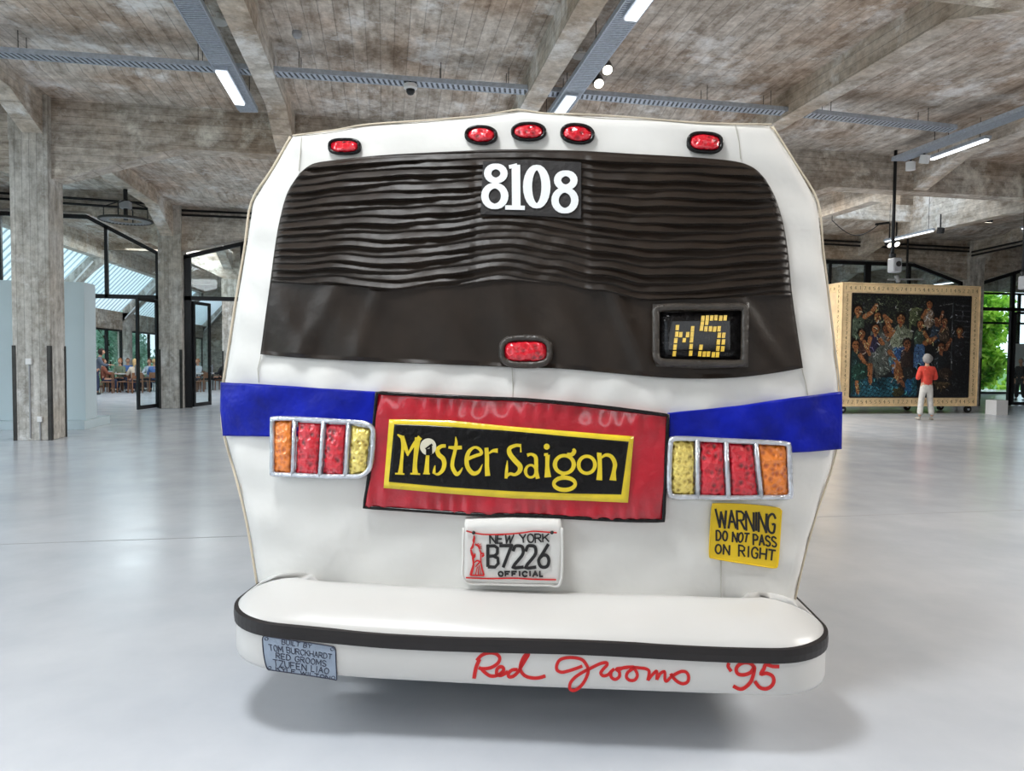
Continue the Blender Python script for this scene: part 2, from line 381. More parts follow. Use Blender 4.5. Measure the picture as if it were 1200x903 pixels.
# ceiling: one slab per bay, dropped a little beside each girder
def bay_slab(y0, y1, z, drop, x0, x1, hole=None):
    prof = [(y0, z-drop), (y0+1.2, z-drop*0.9), (y0+1.7, z), (y1-1.75, z), (y1-1.35, z-drop*0.9), (y1, z-drop)]
    mb = MB()
    xs = [x0, x1] if not hole else [x0, hole[0], hole[1], x1]
    for i in range(len(xs)-1):
        a, b = xs[i], xs[i+1]
        if hole and i == 1:
            for (u0, u1) in ((y0, hole[2]), (hole[3], y1)):
                pr = [p for p in prof if u0 < p[0] < u1]
                def zz(y):
                    for k in range(len(prof)-1):
                        if prof[k][0] <= y <= prof[k+1][0]:
                            t = (y-prof[k][0])/(prof[k+1][0]-prof[k][0]); return prof[k][1]*(1-t)+prof[k+1][1]*t
                    return z
                pr = [(u0, zz(u0))]+pr+[(u1, zz(u1))]
                mb.prism(pr+[(u1, z+0.3), (u0, z+0.3)], 0, a, b)
        else:
            mb.prism(prof+[(y1, z+0.3), (y0, z+0.3)], 0, a, b)
    return mb
ce = bpy.data.objects.new('ceiling', None); col.objects.link(ce); tag(ce, kind='structure')
bay_slab(-10, 6.75, 6.3, 0.08, XL+1.8, XR).build('slab', M['slab'], ce)
bay_slab(6.75, 14.3, 6.36, 0.16, XL+1.8, XR).build('slab', M['slab'], ce)
sk = (12.6, 16.15, 16.6, 19.75)
bay_slab(14.7, 22.2, 6.02, 0.14, -6.2, XR, sk).build('slab', M['slab'], ce)
bay_slab(14.7, 22.2, 6.3, 0.1, XL+1.8, -6.2).build('slab', M['slab'], ce)
bay_slab(22.6, 30.15, 6.0, 0.1, XL+1.8, XR).build('slab', M['slab'], ce)
bay_slab(30.55, 38.1, 5.95, 0.1, XL+1.8, 7.4).build('slab', M['slab'], ce)
bay_slab(38.5, 46.0, 5.95, 0.1, XL+1.8, 7.4).build('slab', M['slab'], ce)
bay_slab(46.4, 54.0, 5.95, 0.1, XL+1.8, 7.4).build('slab', M['slab'], ce)
# skylight shaft over the second bay
sw = MB()
x0, x1, y0, y1 = sk
sw.box(x0-0.15, x0+.012, y0-0.15, y1+0.15, 5.985, 7.2); sw.box(x1-.012, x1+0.15, y0-0.15, y1+0.15, 5.985, 7.2)
sw.box(x0, x1, y0-0.15, y0+.012, 5.985, 7.2); sw.box(x0, x1, y1-.012, y1+0.15, 5.93, 7.2)
sw.build('skylight_shaft', M['beam'], ce)
sf = MB()
for i in range(4): sf.bar((x0+i*(x1-x0)/3, y0, 7.22), (x0+i*(x1-x0)/3, y1, 7.22), 0.06)
sf.bar((x0, y0, 7.22), (x1, y0, 7.22), 0.06); sf.bar((x0, y1, 7.22), (x1, y1, 7.22), 0.06)
for yy in (18.0, 19.6): sf.bar((x0, yy, 7.2), (x1, yy, 7.2), 0.06)
sf.build('skylight_frame', M['black_metal'], ce)

# transverse girders, haunched at the columns
def girder(y, th, x0, x1, top, mid, low, cols, hl=2.05, name='trim'):
    if y < 7: cols = (-6.2, 20.8)
    """cols: list of x of columns it rests on"""
    pts = [(x0, top), (x0, mid)]
    ev = []
    for c in cols:
        if x0 < c < x1:
            ev += [(c-0.31-hl, mid), (c-0.31, low), (c+0.31, low), (c+0.31+hl, mid)]
        elif abs(c-x0) < 0.5: pts[-1] = (x0, low); ev += [(c+0.31+hl, mid)]
        elif abs(c-x1) < 0.5: ev += [(c-0.31-hl, mid), (x1, low)]
    pts += sorted(ev)
    if abs(pts[-1][0]-x1) > 1e-6: pts.append((x1, mid))
    pts.append((x1, top))
    # clean: no crossing
    mb = MB()
    low_pts = [p for p in pts[1:-1]]
    for i in range(len(low_pts)-1):
        (a, za), (b, zb) = low_pts[i], low_pts[i+1]
        if b-a < 1e-4: continue
        mb.prism([(a, za), (b, zb), (b, top), (a, top)], 1, y, y+th)
    return mb
n = 1
for (y, x0, x1, top, mid, low) in ((6.35, -11.0, XR, 6.5, 5.4, 4.75), (14.3, -11.0, XR, 6.5, 5.42, 4.75),
                                   (22.2, -6.2, XR, 6.2, 5.08, 4.52), (30.15, -6.2, XR, 6.1, 5.05, 4.5),
                                   (38.1, -11.0, 7.4, 6.1, 5.1, 4.5), (46.0, -11.0, 7.4, 6.1, 5.1, 4.5), (54.0, -11, 7.4, 6.1, 5.1, 4.5)):
    girder(y, 0.4, x0, x1, top, mid, low, COLX).build('trim_%d' % n, M['girder'], kind='structure'); n += 1
for y in (22.2, 30.15):
    girder(y, 0.4, -11.0, -6.2, 6.5, 5.62, 4.55, (-6.2,), 1.95).build('trim_%d' % n, M['girder'], kind='structure'); n += 1
# edge beam along the glazed lean-to ridge
e = MB(); e.box(-11.2, -10.85, -10, 54, 5.3, 6.4)
e.build('trim_%d' % n, M['beam'], kind='structure'); n += 1

# longitudinal ribs between girders, haunched at both ends
def rib(x, y0, y1, wd, top, mid, low, hl=1.3):
    mb = MB()
    P = [(y0, low), (y0+hl, mid), (y1-hl, mid), (y1, low)]
    for i in range(3):
        (a, za), (b, zb) = P[i], P[i+1]
        mb.prism([(a, za), (b, zb), (b, top), (a, top)], 0, x-wd/2, x+wd/2)
    return mb
for x in BEAMX:
    wd = 0.34
    rib(x, -1.2, 6.35, wd, 6.4, 5.92, 5.45).build('trim_%d' % n, M['beam'], kind='structure'); n += 1
    rib(x, 6.75, 14.3, wd, 6.4, 5.92, 5.45).build('trim_%d' % n, M['beam'], kind='structure'); n += 1
    z = 5.62 if x < -6 else 5.5
    lo = 4.95 if x < -6 else 5.2
    rib(x, 14.7, 22.2, wd, 6.1, z, lo, 1.5 if x < -6 else 1.0).build('trim_%d' % n, M['beam'], kind='structure'); n += 1
    rib(x, 22.6, 30.15, wd, 6.1, 5.5, 5.0).build('trim_%d' % n, M['beam'], kind='structure'); n += 1
    if x < 7.3:
        for ya in (30.55, 38.5, 46.4):
            rib(x, ya, ya+7.55, wd, 6.1, 5.5, 5.0).build('trim_%d' % n, M['beam'], kind='structure'); n += 1

# columns
def column(x, y, h, label, guards=True, box=False, wd=0.62, dp=0.62):
    root = empty('concrete_column', (x, y+0.2, 0), 0, label, 'column'); root['kind'] = 'structure'
    mb = MB(); mb.box(-wd/2, wd/2, -dp/2, dp/2, 0, h)
    mb.box(-wd/2-0.012, wd/2+0.012, -dp/2-0.012, dp/2+0.012, h-0.9, h)   # slightly proud head
    mb.build('shaft', M['column'], root, bevel=0.012)
    if guards:
        for sx in (-1, 1):
            for sy in (-1, 1):
                q = MB(); cx, cy = sx*(wd/2+0.004), sy*(dp/2+0.004)
                q.box(min(cx, cx-sx*0.06), max(cx, cx-sx*0.06), min(cy, cy+sy*0.006), max(cy, cy+sy*0.006), 0, 1.72)
                q.box(min(cx, cx+sx*0.006), max(cx, cx+sx*0.006), min(cy, cy-sy*0.06), max(cy, cy-sy*0.06), 0, 1.72)
                q.build('corner_guard', M['steel_guard'], root)
    if box:
        y_ = -dp/2
        q = MB(); q.tube([(0.0-0.03, y_-0.02, 0.05), (-0.03, y_-0.02, 1.42)], 0.014); q.build('conduit', M['grey_plastic'], root)
        q = MB(); q.tube([(0.13, y_-0.02, 0.0), (0.13, y_-0.02, 0.36)], 0.012); q.build('conduit', M['grey_plastic'], root)
        q = MB(); q.box(-0.08, 0.02, y_-0.06, y_-0.0, 1.38, 1.49); q.build('socket_box', M['white_plastic'], root, bevel=0.006)
        q = MB(); q.box(0.09, 0.17, y_-0.05, y_-0.0, 0.34, 0.44); q.build('socket_box', M['white_plastic'], root, bevel=0.006)
    return root
column(-6.28, 14.25, 6.28, 'nearest concrete column at left with wall socket and steel corner guards', True, True)
column(7.3, 14.3, 4.85, 'concrete column hidden behind the fabric bus')
column(20.8, 14.3, 4.85, 'concrete column outside the picture beyond the painting')
for x in (-6.2,): column(x, 6.35, 4.85, 'concrete column beside the viewpoint')
column(-6.15, 22.2, 5.95, 'concrete column between the two black framed glass doorways')
column(7.3, 22.2, 4.6, 'concrete column in the glazed partition behind the bus')
column(20.8, 22.2, 5.95, 'concrete column rising behind the right edge of the big crate')
column(-6.1, 30.15, 4.6, 'concrete column inside the cafe seen through the second doorway')
column(7.3, 30.15, 4.6, 'concrete column at the cafe corner')
column(20.8, 30.15, 4.6, 'concrete column at the garden window wall')
column(24.9, 26.2, 5.9, 'slim concrete column in the doorway beside the green garden view', True, False, 0.35, 0.35)
for y in (38.1, 46.0): column(-6.1, y, 4.6, 'concrete column far down the cafe at %s' % ('its middle' if y < 40 else 'its end'))

M['rib_blue'] = plain('pale_blue_rib', (0.62, 0.72, 0.78, 1), 0.6)
# ---------------------------------------------------------------- left outer wall with windows and the sloped glazed roof
wl = bpy.data.objects.new('wall_left', None); col.objects.link(wl); tag(wl, kind='structure')
mb = MB(); mb.box(XL-0.25, XL, -10, 54, 2.75, 3.62); mb.build('lintel', M['girder'], wl)
wn_ = 1
for y in (-1.6, 6.35, 14.3, 22.2, 30.15, 38.1, 46.0, 53.9):
    q = MB(); q.box(XL-0.25, XL+0.3, y, y+0.42, 0, 3.6); q.build('pilaster', M['column'], wl)
    # rafter
    q = MB(); yy = y
    q.prism([(XL, 3.15), (XL, 3.75), (-11.1, 5.6), (-10.9, 5.6), (-10.9, 5.1), (-11.3, 4.75)], 1, yy, yy+0.4); q.build('rafter', M['column'], wl)
    q = MB(); q.tube([(XL+0.12, yy-0.06, 3.3), (-11.15, yy-0.06, 5.15)], 0.035, 8); q.build('rafter_pipe', M['white_plastic'], wl)
for y in (-1.6, 6.35, 14.3, 22.2, 30.15, 38.1, 46.0):
    a, b = y+0.4, y+7.95
    # corrugated translucent roof panel
    q = MB(); NN = 44; vs = []
    for i in range(NN*4+1):
        t = i/(NN*4); yy = a+(b-a)*t
        ph = (i % 4); dz = (0, 0, 0.06, 0.06)[ph]
        yo = yy
        vs += [(XL-0.15, yo, 3.62+dz), (-10.95, yo, 5.72+dz)]
    fs = [(2*i, 2*i+1, 2*i+3, 2*i+2) for i in range(NN*4)]
    q.add(vs, fs); q.build('roof_sheet', M['polycarb'], wl, rec=False)
    for i in range(18):
        yy = a+(b-a)*(i+0.5)/18
        q = MB(); q.bar((XL-0.1, yy, 3.58), (-10.97, yy, 5.68), 0.05, 0.04); q.build('roof_rib', M['rib_blue'], wl)
    # window lights of one bay
    wr = bpy.data.objects.new('window_%d' % wn_, None); col.objects.link(wr); tag(wr, kind='structure'); wn_ += 1
    for k in range(5):
        yy = a+(b-a)*k/4
        q = MB(); q.box(XL-0.14, XL-0.02, yy-0.07, yy+0.07, 0, 2.75); q.build('mullion', M['black_metal'], wr)
    q = MB(); q.box(XL-0.14, XL-0.02, a, b, 2.66, 2.75); q.build('head_rail', M['black_metal'], wr)
    q = MB(); q.box(XL-0.14, XL-0.02, a, b, 0.0, 0.1); q.build('bottom_rail', M['black_metal'], wr)
    for k in range(4):
        y0_ = a+(b-a)*k/4; y1_ = a+(b-a)*(k+1)/4
        q = MB(); q.box(XL-0.09, XL-0.075, y0_+0.07, y1_-0.07, 0.1, 2.66); q.build('pane', M['glass'], wr)
mb = MB(); mb.box(-14, 35, -10.5, -10.2, 0, 6.6); mb.build('wall_glare_block', M['column'], kind='structure')  # unseen wall added behind the viewpoint to cut sky glare and reflections
mb = MB(); mb.box(34.0, 34.3, -10.2, 30.6, 0, 6.4); mb.build('wall_sky_block', M['girder'], kind='structure')  # unseen wall added to shut out sky light on the right
# cafe end wall and the wall between cafe and garden
mb = MB(); mb.box(-14, 7.4, 54.4, 54.7, 0, 6.4); mb.build('wall_back', M['girder'], kind='structure')
mb = MB(); mb.box(7.35, 7.6, 30.6, 54.4, 0, 6.4); mb.build('wall_right', M['girder'], kind='structure')
# brown panel and pale low wall seen deep in the cafe
mb = MB(); mb.box(-7.6, -4.0, 40.5, 40.8, 0.0, 2.6)
tag(mb.build('display_wall', plain('grey_beige_panel', (0.42, 0.38, 0.34, 1), 0.7)), 'grey beige screen wall deep in the cafe behind the lounging visitor', 'wall')

# ---------------------------------------------------------------- black glazed partition at the second girder line
YP = 22.38
def glazed(name, x0, x1, cols, mid, low, hl, verticals, tz, label, doors):
    root = bpy.data.objects.new(name, None); col.objects.link(root); tag(root, kind='structure')
    r = 0.05
    # head bar following the girder
    pts = [(x0, low if x0 in cols else mid)]
    if x0 in cols: pts.append((x0+hl, mid))
    if x1 in cols: pts.append((x1-hl, mid))
    pts.append((x1, low if x1 in cols else mid))
    q = MB()
    for (a, za), (b, zb) in zip(pts[:-1], pts[1:]):
        q.prism([(a, za-0.12), (b, zb-0.12), (b, zb), (a, za)], 1, YP-0.05, YP+0.05)
    q.build('head_bar', M['black_metal'], root)
    def head(x):
        for (a, za), (b, zb) in zip(pts[:-1], pts[1:]):
            if a <= x <= b: return za+(zb-za)*(x-a)/(b-a)-0.06
        return mid
    q = MB(); q.box(x0, x1, YP-0.05, YP+0.05, tz, tz+0.12); q.build('transom', M['black_metal'], root)
    for x, wd, z0 in verticals:
        q = MB(); q.box(x-wd/2, x+wd/2, YP-0.05, YP+0.05, z0, head(x)); q.build('mullion', M['black_metal'], root)
    xs = sorted(set([x0]+[v[0] for v in verticals]+[x1]+[p[0] for p in pts]))
    q = MB()
    for a, b in zip(xs[:-1], xs[1:]):
        if b-a > 0.1: q.prism([(a, tz+0.1), (b, tz+0.1), (b, head(b)), (a, head(a))], 1, YP-0.006, YP+0.006)
    q.build('pane', M['glass'], root)
    return root
glazed('window_20', -10.8, -6.48, (-6.48,), 5.56, 4.55, 1.95, ((-6.55, 0.10, 0), (-7.93, 0.09, 3.2), (-10.7, 0.1, 0)), 3.18, '', 0)
glazed('window_21', -5.82, 6.95, (-5.82, 6.95), 5.05, 4.5, 2.0, ((-5.72, 0.18, 0), (-4.2, 0.08, 3.2), (-2.0, 0.08, 0), (0.5, 0.08, 3.2), (3, 0.08, 0)), 3.18, '', 0)
glazed('window_22', 7.65, 20.45, (7.65, 20.45), 5.05, 4.45, 2.0, ((10, .08, 0), (12.5, .08, 0), (15.2, 0.07, 0), (16.65, 0.22, 0), (18.3, 0.08, 3.5), (20.4, 0.1, 0)), 3.45, '', 0)
glazed('window_23', 21.15, 33.8, (21.15, 33.8), 5.05, 4.45, 2.0, ((21.2, 0.1, 0), (22.6, 0.14, 0), (25.5, 0.1, 0), (29, .1, 0)), 3.45, '', 0)

def door_leaf(name, hinge, ang, wd, h, handle_side=1):
    root = bpy.data.objects.new(name, None); col.objects.link(root); root.location = (hinge[0], hinge[1], 0.02); root.rotation_euler = (0, 0, ang); tag(root, kind='structure')
    q = MB(); t = 0.03
    q.box(0, 0.09, -t, t, 0, h); q.box(wd-0.09, wd, -t, t, 0, h); q.box(0.09, wd-0.09, -t, t, 0, 0.11); q.box(0.09, wd-0.09, -t, t, h-0.09, h)
    q.build('leaf_frame', M['black_metal'], root)
    q = MB(); q.box(0.09, wd-0.09, -0.006, 0.006, 0.11, h-0.09); q.build('pane', M['glass'], root)
    q = MB(); q.tube([(wd-0.045, -t-0.05, 0.95), (wd-0.045, -t-0.05, 1.25)], 0.014); q.bar((wd-0.045, -t, 1.0), (wd-0.045, -t-0.05, 1.0), 0.015); q.bar((wd-0.045, -t, 1.2), (wd-0.045, -t-0.05, 1.2), 0.015)
    q.build('door_handle', M['galv'], root)
    return root
door_leaf('door_1', (-6.55, 22.3), math.radians(-105), 1.0, 3.14)
door_leaf('door_2', (-5.6, 22.4), math.radians(75), 1.0, 3.14)
door_leaf('door_3', (22.6, 22.3), math.radians(-20), 1.1, 3.4)
door_leaf('door_4', (20.5, 22.35), math.radians(20), 0.75, 3.4)

# garden window wall at the right
YG = 30.3
root = bpy.data.objects.new('window_30', None); col.objects.link(root); tag(root, kind='structure')
for x in (8, 11.5, 15, 18.5, 21.2, 24.6, 28.0, 31):
    q = MB(); q.box(x-0.06, x+0.06, YG-0.05, YG+0.05, 0, 5.0); q.build('mullion', M['black_metal'], root)
for z in (0, 3.45, 4.9):
    q = MB(); q.box(7.6, 33.8, YG-0.05, YG+0.05, z, z+0.1); q.build('rail', M['black_metal'], root)
q = MB(); q.box(7.6, 33.8, YG-0.006, YG+0.006, 0.1, 4.9); q.build('pane', M['glass'], root)

# black twin pipes along the second girder and the right hand rib
def pipes(pts, dzs, label):
    root = empty('black_pipe_run', pts[0], 0, label, 'pipes'); p0 = Vector(pts[0])
    for dz in dzs: MB().tube([Vector(p)-p0+Vector((0, 0, dz)) for p in pts], 0.035, 6).build('pipe', M['black_metal'], root, smooth=True)
pipes([(-5.8, 22.1, 5.62), (7.0, 22.1, 5.62), (20.45, 22.1, 5.5)], (0, 0.13), 'pair of thin black pipes along the top of the glazed partition girder')
pipes([(20.55, 22.1, 5.35), (20.55, 14.8, 5.6)], (0, 0.13), 'pair of black pipes climbing the ceiling rib above the far right doorway')
pipes([(-10.8, 22.1, 5.86), (-6.55, 22.1, 5.74)], (0, 0.16), 'pair of black pipes above the leftmost glass doorway')

# ================================================================ trays, lamps, ceiling fittings
def tray(name, a, b, wd, label, slot=0.085, hang=()):
    a = Vector(a); b = Vector(b); L_ = (b-a).length; d = (b-a).normalized(); x = d.cross(Vector((0,0,1)))
    rz = math.atan2(d.y, d.x)
    root = empty(name, a, rz, label, 'cable tray')
    for s in (-1, 1):
        q = MB(); q.box(0, L_, s*wd/2-0.012, s*wd/2+0.012, 0, 0.075); q.build('side_rail', M['galv'], root)
    q = MB(); k = 0.0
    while k < L_:
        q.add([(k, -wd/2, 0), (k+slot*0.55, -wd/2, 0), (k+slot*0.55+0.05, wd/2, 0), (k+0.05, wd/2, 0),
               (k, -wd/2, 0.006), (k+slot*0.55, -wd/2, 0.006), (k+slot*0.55+0.05, wd/2, 0.006), (k+0.05, wd/2, 0.006)],
              [(0,3,2,1),(4,5,6,7),(0,1,5,4),(2,3,7,6),(1,2,6,5),(3,0,4,7)]); k += slot
    tag(q.build('rungs', M['galv'], root), kind='stuff')
    q = MB(); q.box(0, L_, -wd/2+0.02, wd/2-0.02, 0.01, 0.05); q.build('cable_bundle', M['galv_dark'], root)
    for h in hang:
        for sy in (-1, 1):
            q = MB(); q.tube([(h, sy*wd/2, 0.06), (h, sy*wd/2, 0.33)], 0.006, 6); q.build('hanger_rod', M['black_metal'], root)
    return root
TZ = 5.98
tray('cable_tray', (-11, 11.95, TZ), (-2.0, 11.75, TZ), 0.24, 'slotted steel cable tray crossing the ceiling at far left', hang=(2.5, 5.7, 8.2))
tray('cable_tray', (-1.72, 11.75, TZ), (2.3, 11.70, TZ), 0.24, 'slotted steel cable tray above the left half of the bus roof', hang=(0.4, 2.6, 3.7))
tray('cable_tray', (2.66, 11.70, TZ), (7.0, 11.76, TZ), 0.24, 'slotted steel cable tray above the right half of the bus roof', hang=(0.3, 2.8, 4.0))
tray('cable_tray', (7.35, 11.76, TZ), (10.6, 11.97, TZ), 0.24, 'slotted steel cable tray between the bus corner and the far right ceiling rib', hang=(0.5, 2.6))
LZ = 5.86
tray('cable_tray', (-2.37, 4.5, LZ), (-2.37, 13.25, LZ), 0.31, 'steel cable tray running lengthwise left of the first ceiling rib', 0.05, (2, 5, 8))
tray('cable_tray', (2.98, 4.5, LZ), (2.98, 13.9, LZ), 0.31, 'steel cable tray running lengthwise over the middle of the bus', 0.05, (2, 5, 8))
tray('cable_tray', (10.85, 4.5, LZ+0.02), (10.85, 13.7, LZ+0.02), 0.31, 'steel cable tray running lengthwise at far right with hanging lamp', 0.05, (2, 5, 8))

def tube_lamp(a, b, wd, label, drop=0.0):
    """linear fluorescent lamp under a tray, along Y"""
    x, y0, z = a; y1 = b
    root = empty('linear_lamp', (x, y0, z), 0, label, 'lamp')
    q = MB(); q.box(-wd/2, wd/2, 0, y1-y0, 0, 0.06); q.build('housing', M['galv'], root)
    q = MB(); q.box(-wd/2+0.02, wd/2-0.02, 0.03, y1-y0-0.03, -0.035, 0.0); q.build('diffuser', M['tube_light'], root, bevel=0.01)
    if drop:
        for yy in (0.2, y1-y0-0.2): MB().tube([(0, yy, 0.06), (0, yy, drop)], 0.006, 6).build('hanger_rod', M['black_metal'], root)
    return root
tube_lamp((-2.41, 11.3, LZ-0.045), 12.75, 0.2, 'white linear lamp at the end of the left lengthwise tray')
tube_lamp((3.0, 6.3, LZ-0.045), 8.62, 0.2, 'white linear lamp cut by the top edge near picture centre')
tube_lamp((2.96, 11.25, LZ-0.045), 12.8, 0.2, 'white linear lamp just above the bus roof line')
tube_lamp((11.35, 11.9, 5.86), 13.35, 0.14, 'slim white linear lamp beside the far right tray', 0.46)
# black spotlight pairs under the trays
def spot(loc, label, rx=0.0, rz=0.0, r=0.075, mat='dark_plastic', lens='spot_light', stem=0.12, body=None):
    root = empty('spotlight', loc, rz, label, 'spotlight')
    q = MB(); q.tube([(0, 0, 0.1), (0, 0, 0.1+stem)], 0.02, 8); q.build('stem', M['black_metal'], root)
    q = MB(); q.lathe([(0.02, 0.12), (r, 0.11), (r, -0.06), (r-0.008, -0.06)], n=20); o = q.build('shade', M[body or mat], root, smooth=False); o.rotation_euler = (rx, 0, 0)
    q = MB(); q.lathe([(r-0.012, -0.045), (r-0.012, -0.062)], n=20); l = q.build('lens', M[lens], root); l.rotation_euler = (rx, 0, 0)
    return root
p = at(711, 80, 10.7); spot((p.x, p.y, p.z), 'upper black spotlight beside the middle lengthwise tray', -0.75, r=0.09)
p = at(701, 96, 11.1); spot((p.x, p.y, p.z), 'lower black spotlight beside the middle lengthwise tray', -0.75, r=0.09)
p = at(1067, 196, 13.6); spot((p.x, p.y, p.z), 'pale cylinder downlight left of the far right linear lamp', 0, r=0.095, body='white_plastic', lens='white_plastic')
p = at(1083, 188, 13.1); spot((p.x, p.y, p.z), 'pale cylinder downlight touching the end of the far right linear lamp', 0.3, r=0.095, body='white_plastic', lens='white_plastic')
p = at(1042, 286, 20.5); spot((p.x, p.y, p.z), 'small lit spotlight at left of the pair on the thin lamp behind the rod', -0.9, r=0.1, stem=1.0)
p = at(1050, 285, 20.3); spot((p.x, p.y, p.z), 'small lit spotlight at right of the pair on the thin lamp behind the rod', -0.9, r=0.1, stem=1.0)
p = at(1159, 258, 17.5); spot((p.x, p.y, p.z), 'ceiling spotlight glowing near the upper right edge past the girder', 0.2, r=0.1, stem=0.3)
p = at(1102, 271, 18.5); spot((p.x, p.y, p.z), 'unlit dark ceiling spotlight above the crate', 0.2, r=0.1, stem=0.4, lens='dark_plastic')
p0 = at(1049, 281, 20.0); p1 = at(1088, 271, 17.9)
tube_lamp((15.3, 17.8, 5.3), 19.8, 0.1, 'thin white linear lamp hanging below the skylight', 1.9)
tube_lamp((18.6, 16.0, 5.55), 18.2, 0.1, 'thin white linear lamp at the upper right edge past the girder', 0.5)
tube_lamp((22.0, 23.5, 4.7), 25.5, 0.12, 'thin white linear lamp behind the far right glass partition', 1.2)

# dome camera, ceiling discs
c_ = at(481, 104, 11.7)
root = empty('dome_camera', (c_.x, 11.7, 5.9), 0, 'small dome camera hanging from the tray above the bus', 'camera')
q = MB(); q.lathe([(0.11, 0.06), (0.11, 0.0), (0.08, -0.02)], n=20); q.build('base', M['white_plastic'], root)
q = MB(); q.lathe([(0.07, -0.02), (0.068, -0.06), (0.045, -0.095), (0.01, -0.108)], n=20); q.build('dome', M['dark_plastic'], root, smooth=True)
for (px, py, Y, lb) in ((256, 26, 10.6, 'round white sensor disc beside the left lengthwise tray'), (680, 66, 10.7, 'round white sensor disc beside the middle lengthwise tray')):
    p = at(px, py, Y)
    root = empty('sensor_disc', p, 0, lb, 'sensor')
    q = MB(); q.lathe([(0.03, 0.12), (0.03, 0.03), (0.13, 0.02), (0.13, 0.0), (0.12, -0.01)], n=24); q.build('disc', M['white_plastic'], root)
p = at(348, 7, 10.8)
root = empty('smoke_detector', (p.x, p.y, 6.2), 0, 'small round smoke detector on bare concrete near the top edge', 'smoke detector')
q = MB(); q.lathe([(0.07, 0.05), (0.07, 0.0), (0.05, -0.03), (0.03, -0.04)], n=20); q.build('housing', M['grey_plastic'], root)

# ring chandelier / round fitting between first and second columns
cx, cy, cz = -6.25, 18.9, 4.85
root = empty('ring_lamp', (cx, cy, cz), 0, 'round dark ring fitting with projector hanging between the left columns', 'lamp')
q = MB(); pts = [(0.58*math.cos(t*PI/24), 0.58*math.sin(t*PI/24), 0) for t in range(48)]
q.tube(pts, 0.03, 8, closed=True); q.build('ring', M['steel_guard'], root, smooth=True)
q = MB(); 
for t in range(40):
    a = t*2*PI/40; q.bar((0.56*math.cos(a), 0.56*math.sin(a), -0.01), (0.40*math.cos(a), 0.40*math.sin(a), -0.01), 0.02)
q.tube([(0.39*math.cos(t*PI/20), 0.39*math.sin(t*PI/20), -0.01) for t in range(40)], 0.02, 6, closed=True)
q.build('grille', M['grey_plastic'], root)
q = MB(); q.tube([(0, 0, 0.0), (0, 0, 0.75)], 0.05, 10); q.build('stem', M['black_metal'], root)
q = MB()
for a in (0, PI/2, PI, 1.5*PI): q.tube([(0.5*math.cos(a), 0.5*math.sin(a), 0), (0.5*math.cos(a), 0.5*math.sin(a), 0.32), (0, 0, 0.5)], 0.014, 6)
q.build('arm', M['black_metal'], root)
q = MB(); q.box(-0.12, 0.12, -0.1, 0.1, 0.28, 0.46); q.build('projector', M['grey_plastic'], root, bevel=0.02)

def hung_projector(loc, top, label, r=0.035):
    root = empty('hanging_pole', loc, 0, label, 'pole')
    q = MB(); q.tube([(0, 0, 0), (0, 0, top-loc[2])], r, 10); q.build('pole', M['black_metal'], root, smooth=True)
    q = MB(); q.box(-0.05, 0.16, -0.12, 0.1, -0.18, 0.14); q.build('projector_housing', M['grey_plastic'], root, bevel=0.03)
    q = MB(); q.lathe([(0.06, -0.14), (0.06, -0.1)], (0.06, 0.0, 0.0), n=16, axis=1); q.build('projector_lens', M['dark_plastic'], root)
    q = MB(); q.lathe([(0.07, -0.05), (0.07, 0.03)], (0, 0, 0.2), n=16); q.build('clamp', M['black_metal'], root)
    return root
hung_projector((11.02, 14.0, 3.72), 6.25, 'long black pole carrying a projector in front of the crate')
p = at(1199, 330, 14.2); hung_projector((p.x, p.y, p.z), 6.0, 'black hanging pole with projector at the right picture edge', 0.04)
p = at(1063, 312, 20.8)
root = empty('hanging_pole', (p.x, p.y, 4.3), 0, 'thinner black pole hanging farther back just above the crate', 'pole')
q = MB(); q.tube([(0, 0, 0), (0, 0, 1.65)], 0.035, 8); q.build('pole', M['black_metal'], root)
q = MB(); q.bar((-0.7, 0, -0.05), (0.6, 0, 0.0), 0.05); q.tube([(-0.4,0,0.1),(-0.3,0,-0.12)], 0.07, 10); q.build('lamp_arm', M['grey_plastic'], root)
# curved cable slung from the ceiling right of the bus
q = MB(); pts = []
A = at(975, 258, 17.5); B = at(1030, 263, 17.5)
pts.append((A.x, 17.5, 6.0))
for i in range(13):
    t = i/12; pts.append((A.x+(B.x-A.x)*t, 17.5, A.z+(B.z-A.z)*t-0.35*math.sin(PI*t)-0.1*t*0))
q.tube(pts, 0.012, 6); q.bar((B.x-0.1, 17.5, B.z), (B.x+0.3, 17.5, B.z+0.06), 0.06)
tag(q.build('slack_cable', M['black_metal']), 'thin black cable sagging under the ceiling right of the bus corner', 'cable')

# ================================================================ white partition with plinth, left
root = empty('exhibition_wall', (-8.6, 16.9, 0), 0, 'pale blue white freestanding exhibition wall on a low plinth behind the first column', 'wall')
q = MB(); q.box(-3.2, 2.38, -0.6, 0.0, 0.18, 3.08); q.build('wall_panel', M['white_paint'], root, bevel=0.005)
q = MB(); q.box(-3.4, 2.45, -0.85, 0.55, 0, 0.18); q.build('plinth', M['white_paint'], root, bevel=0.005)
# small dark panel edge beside the first column

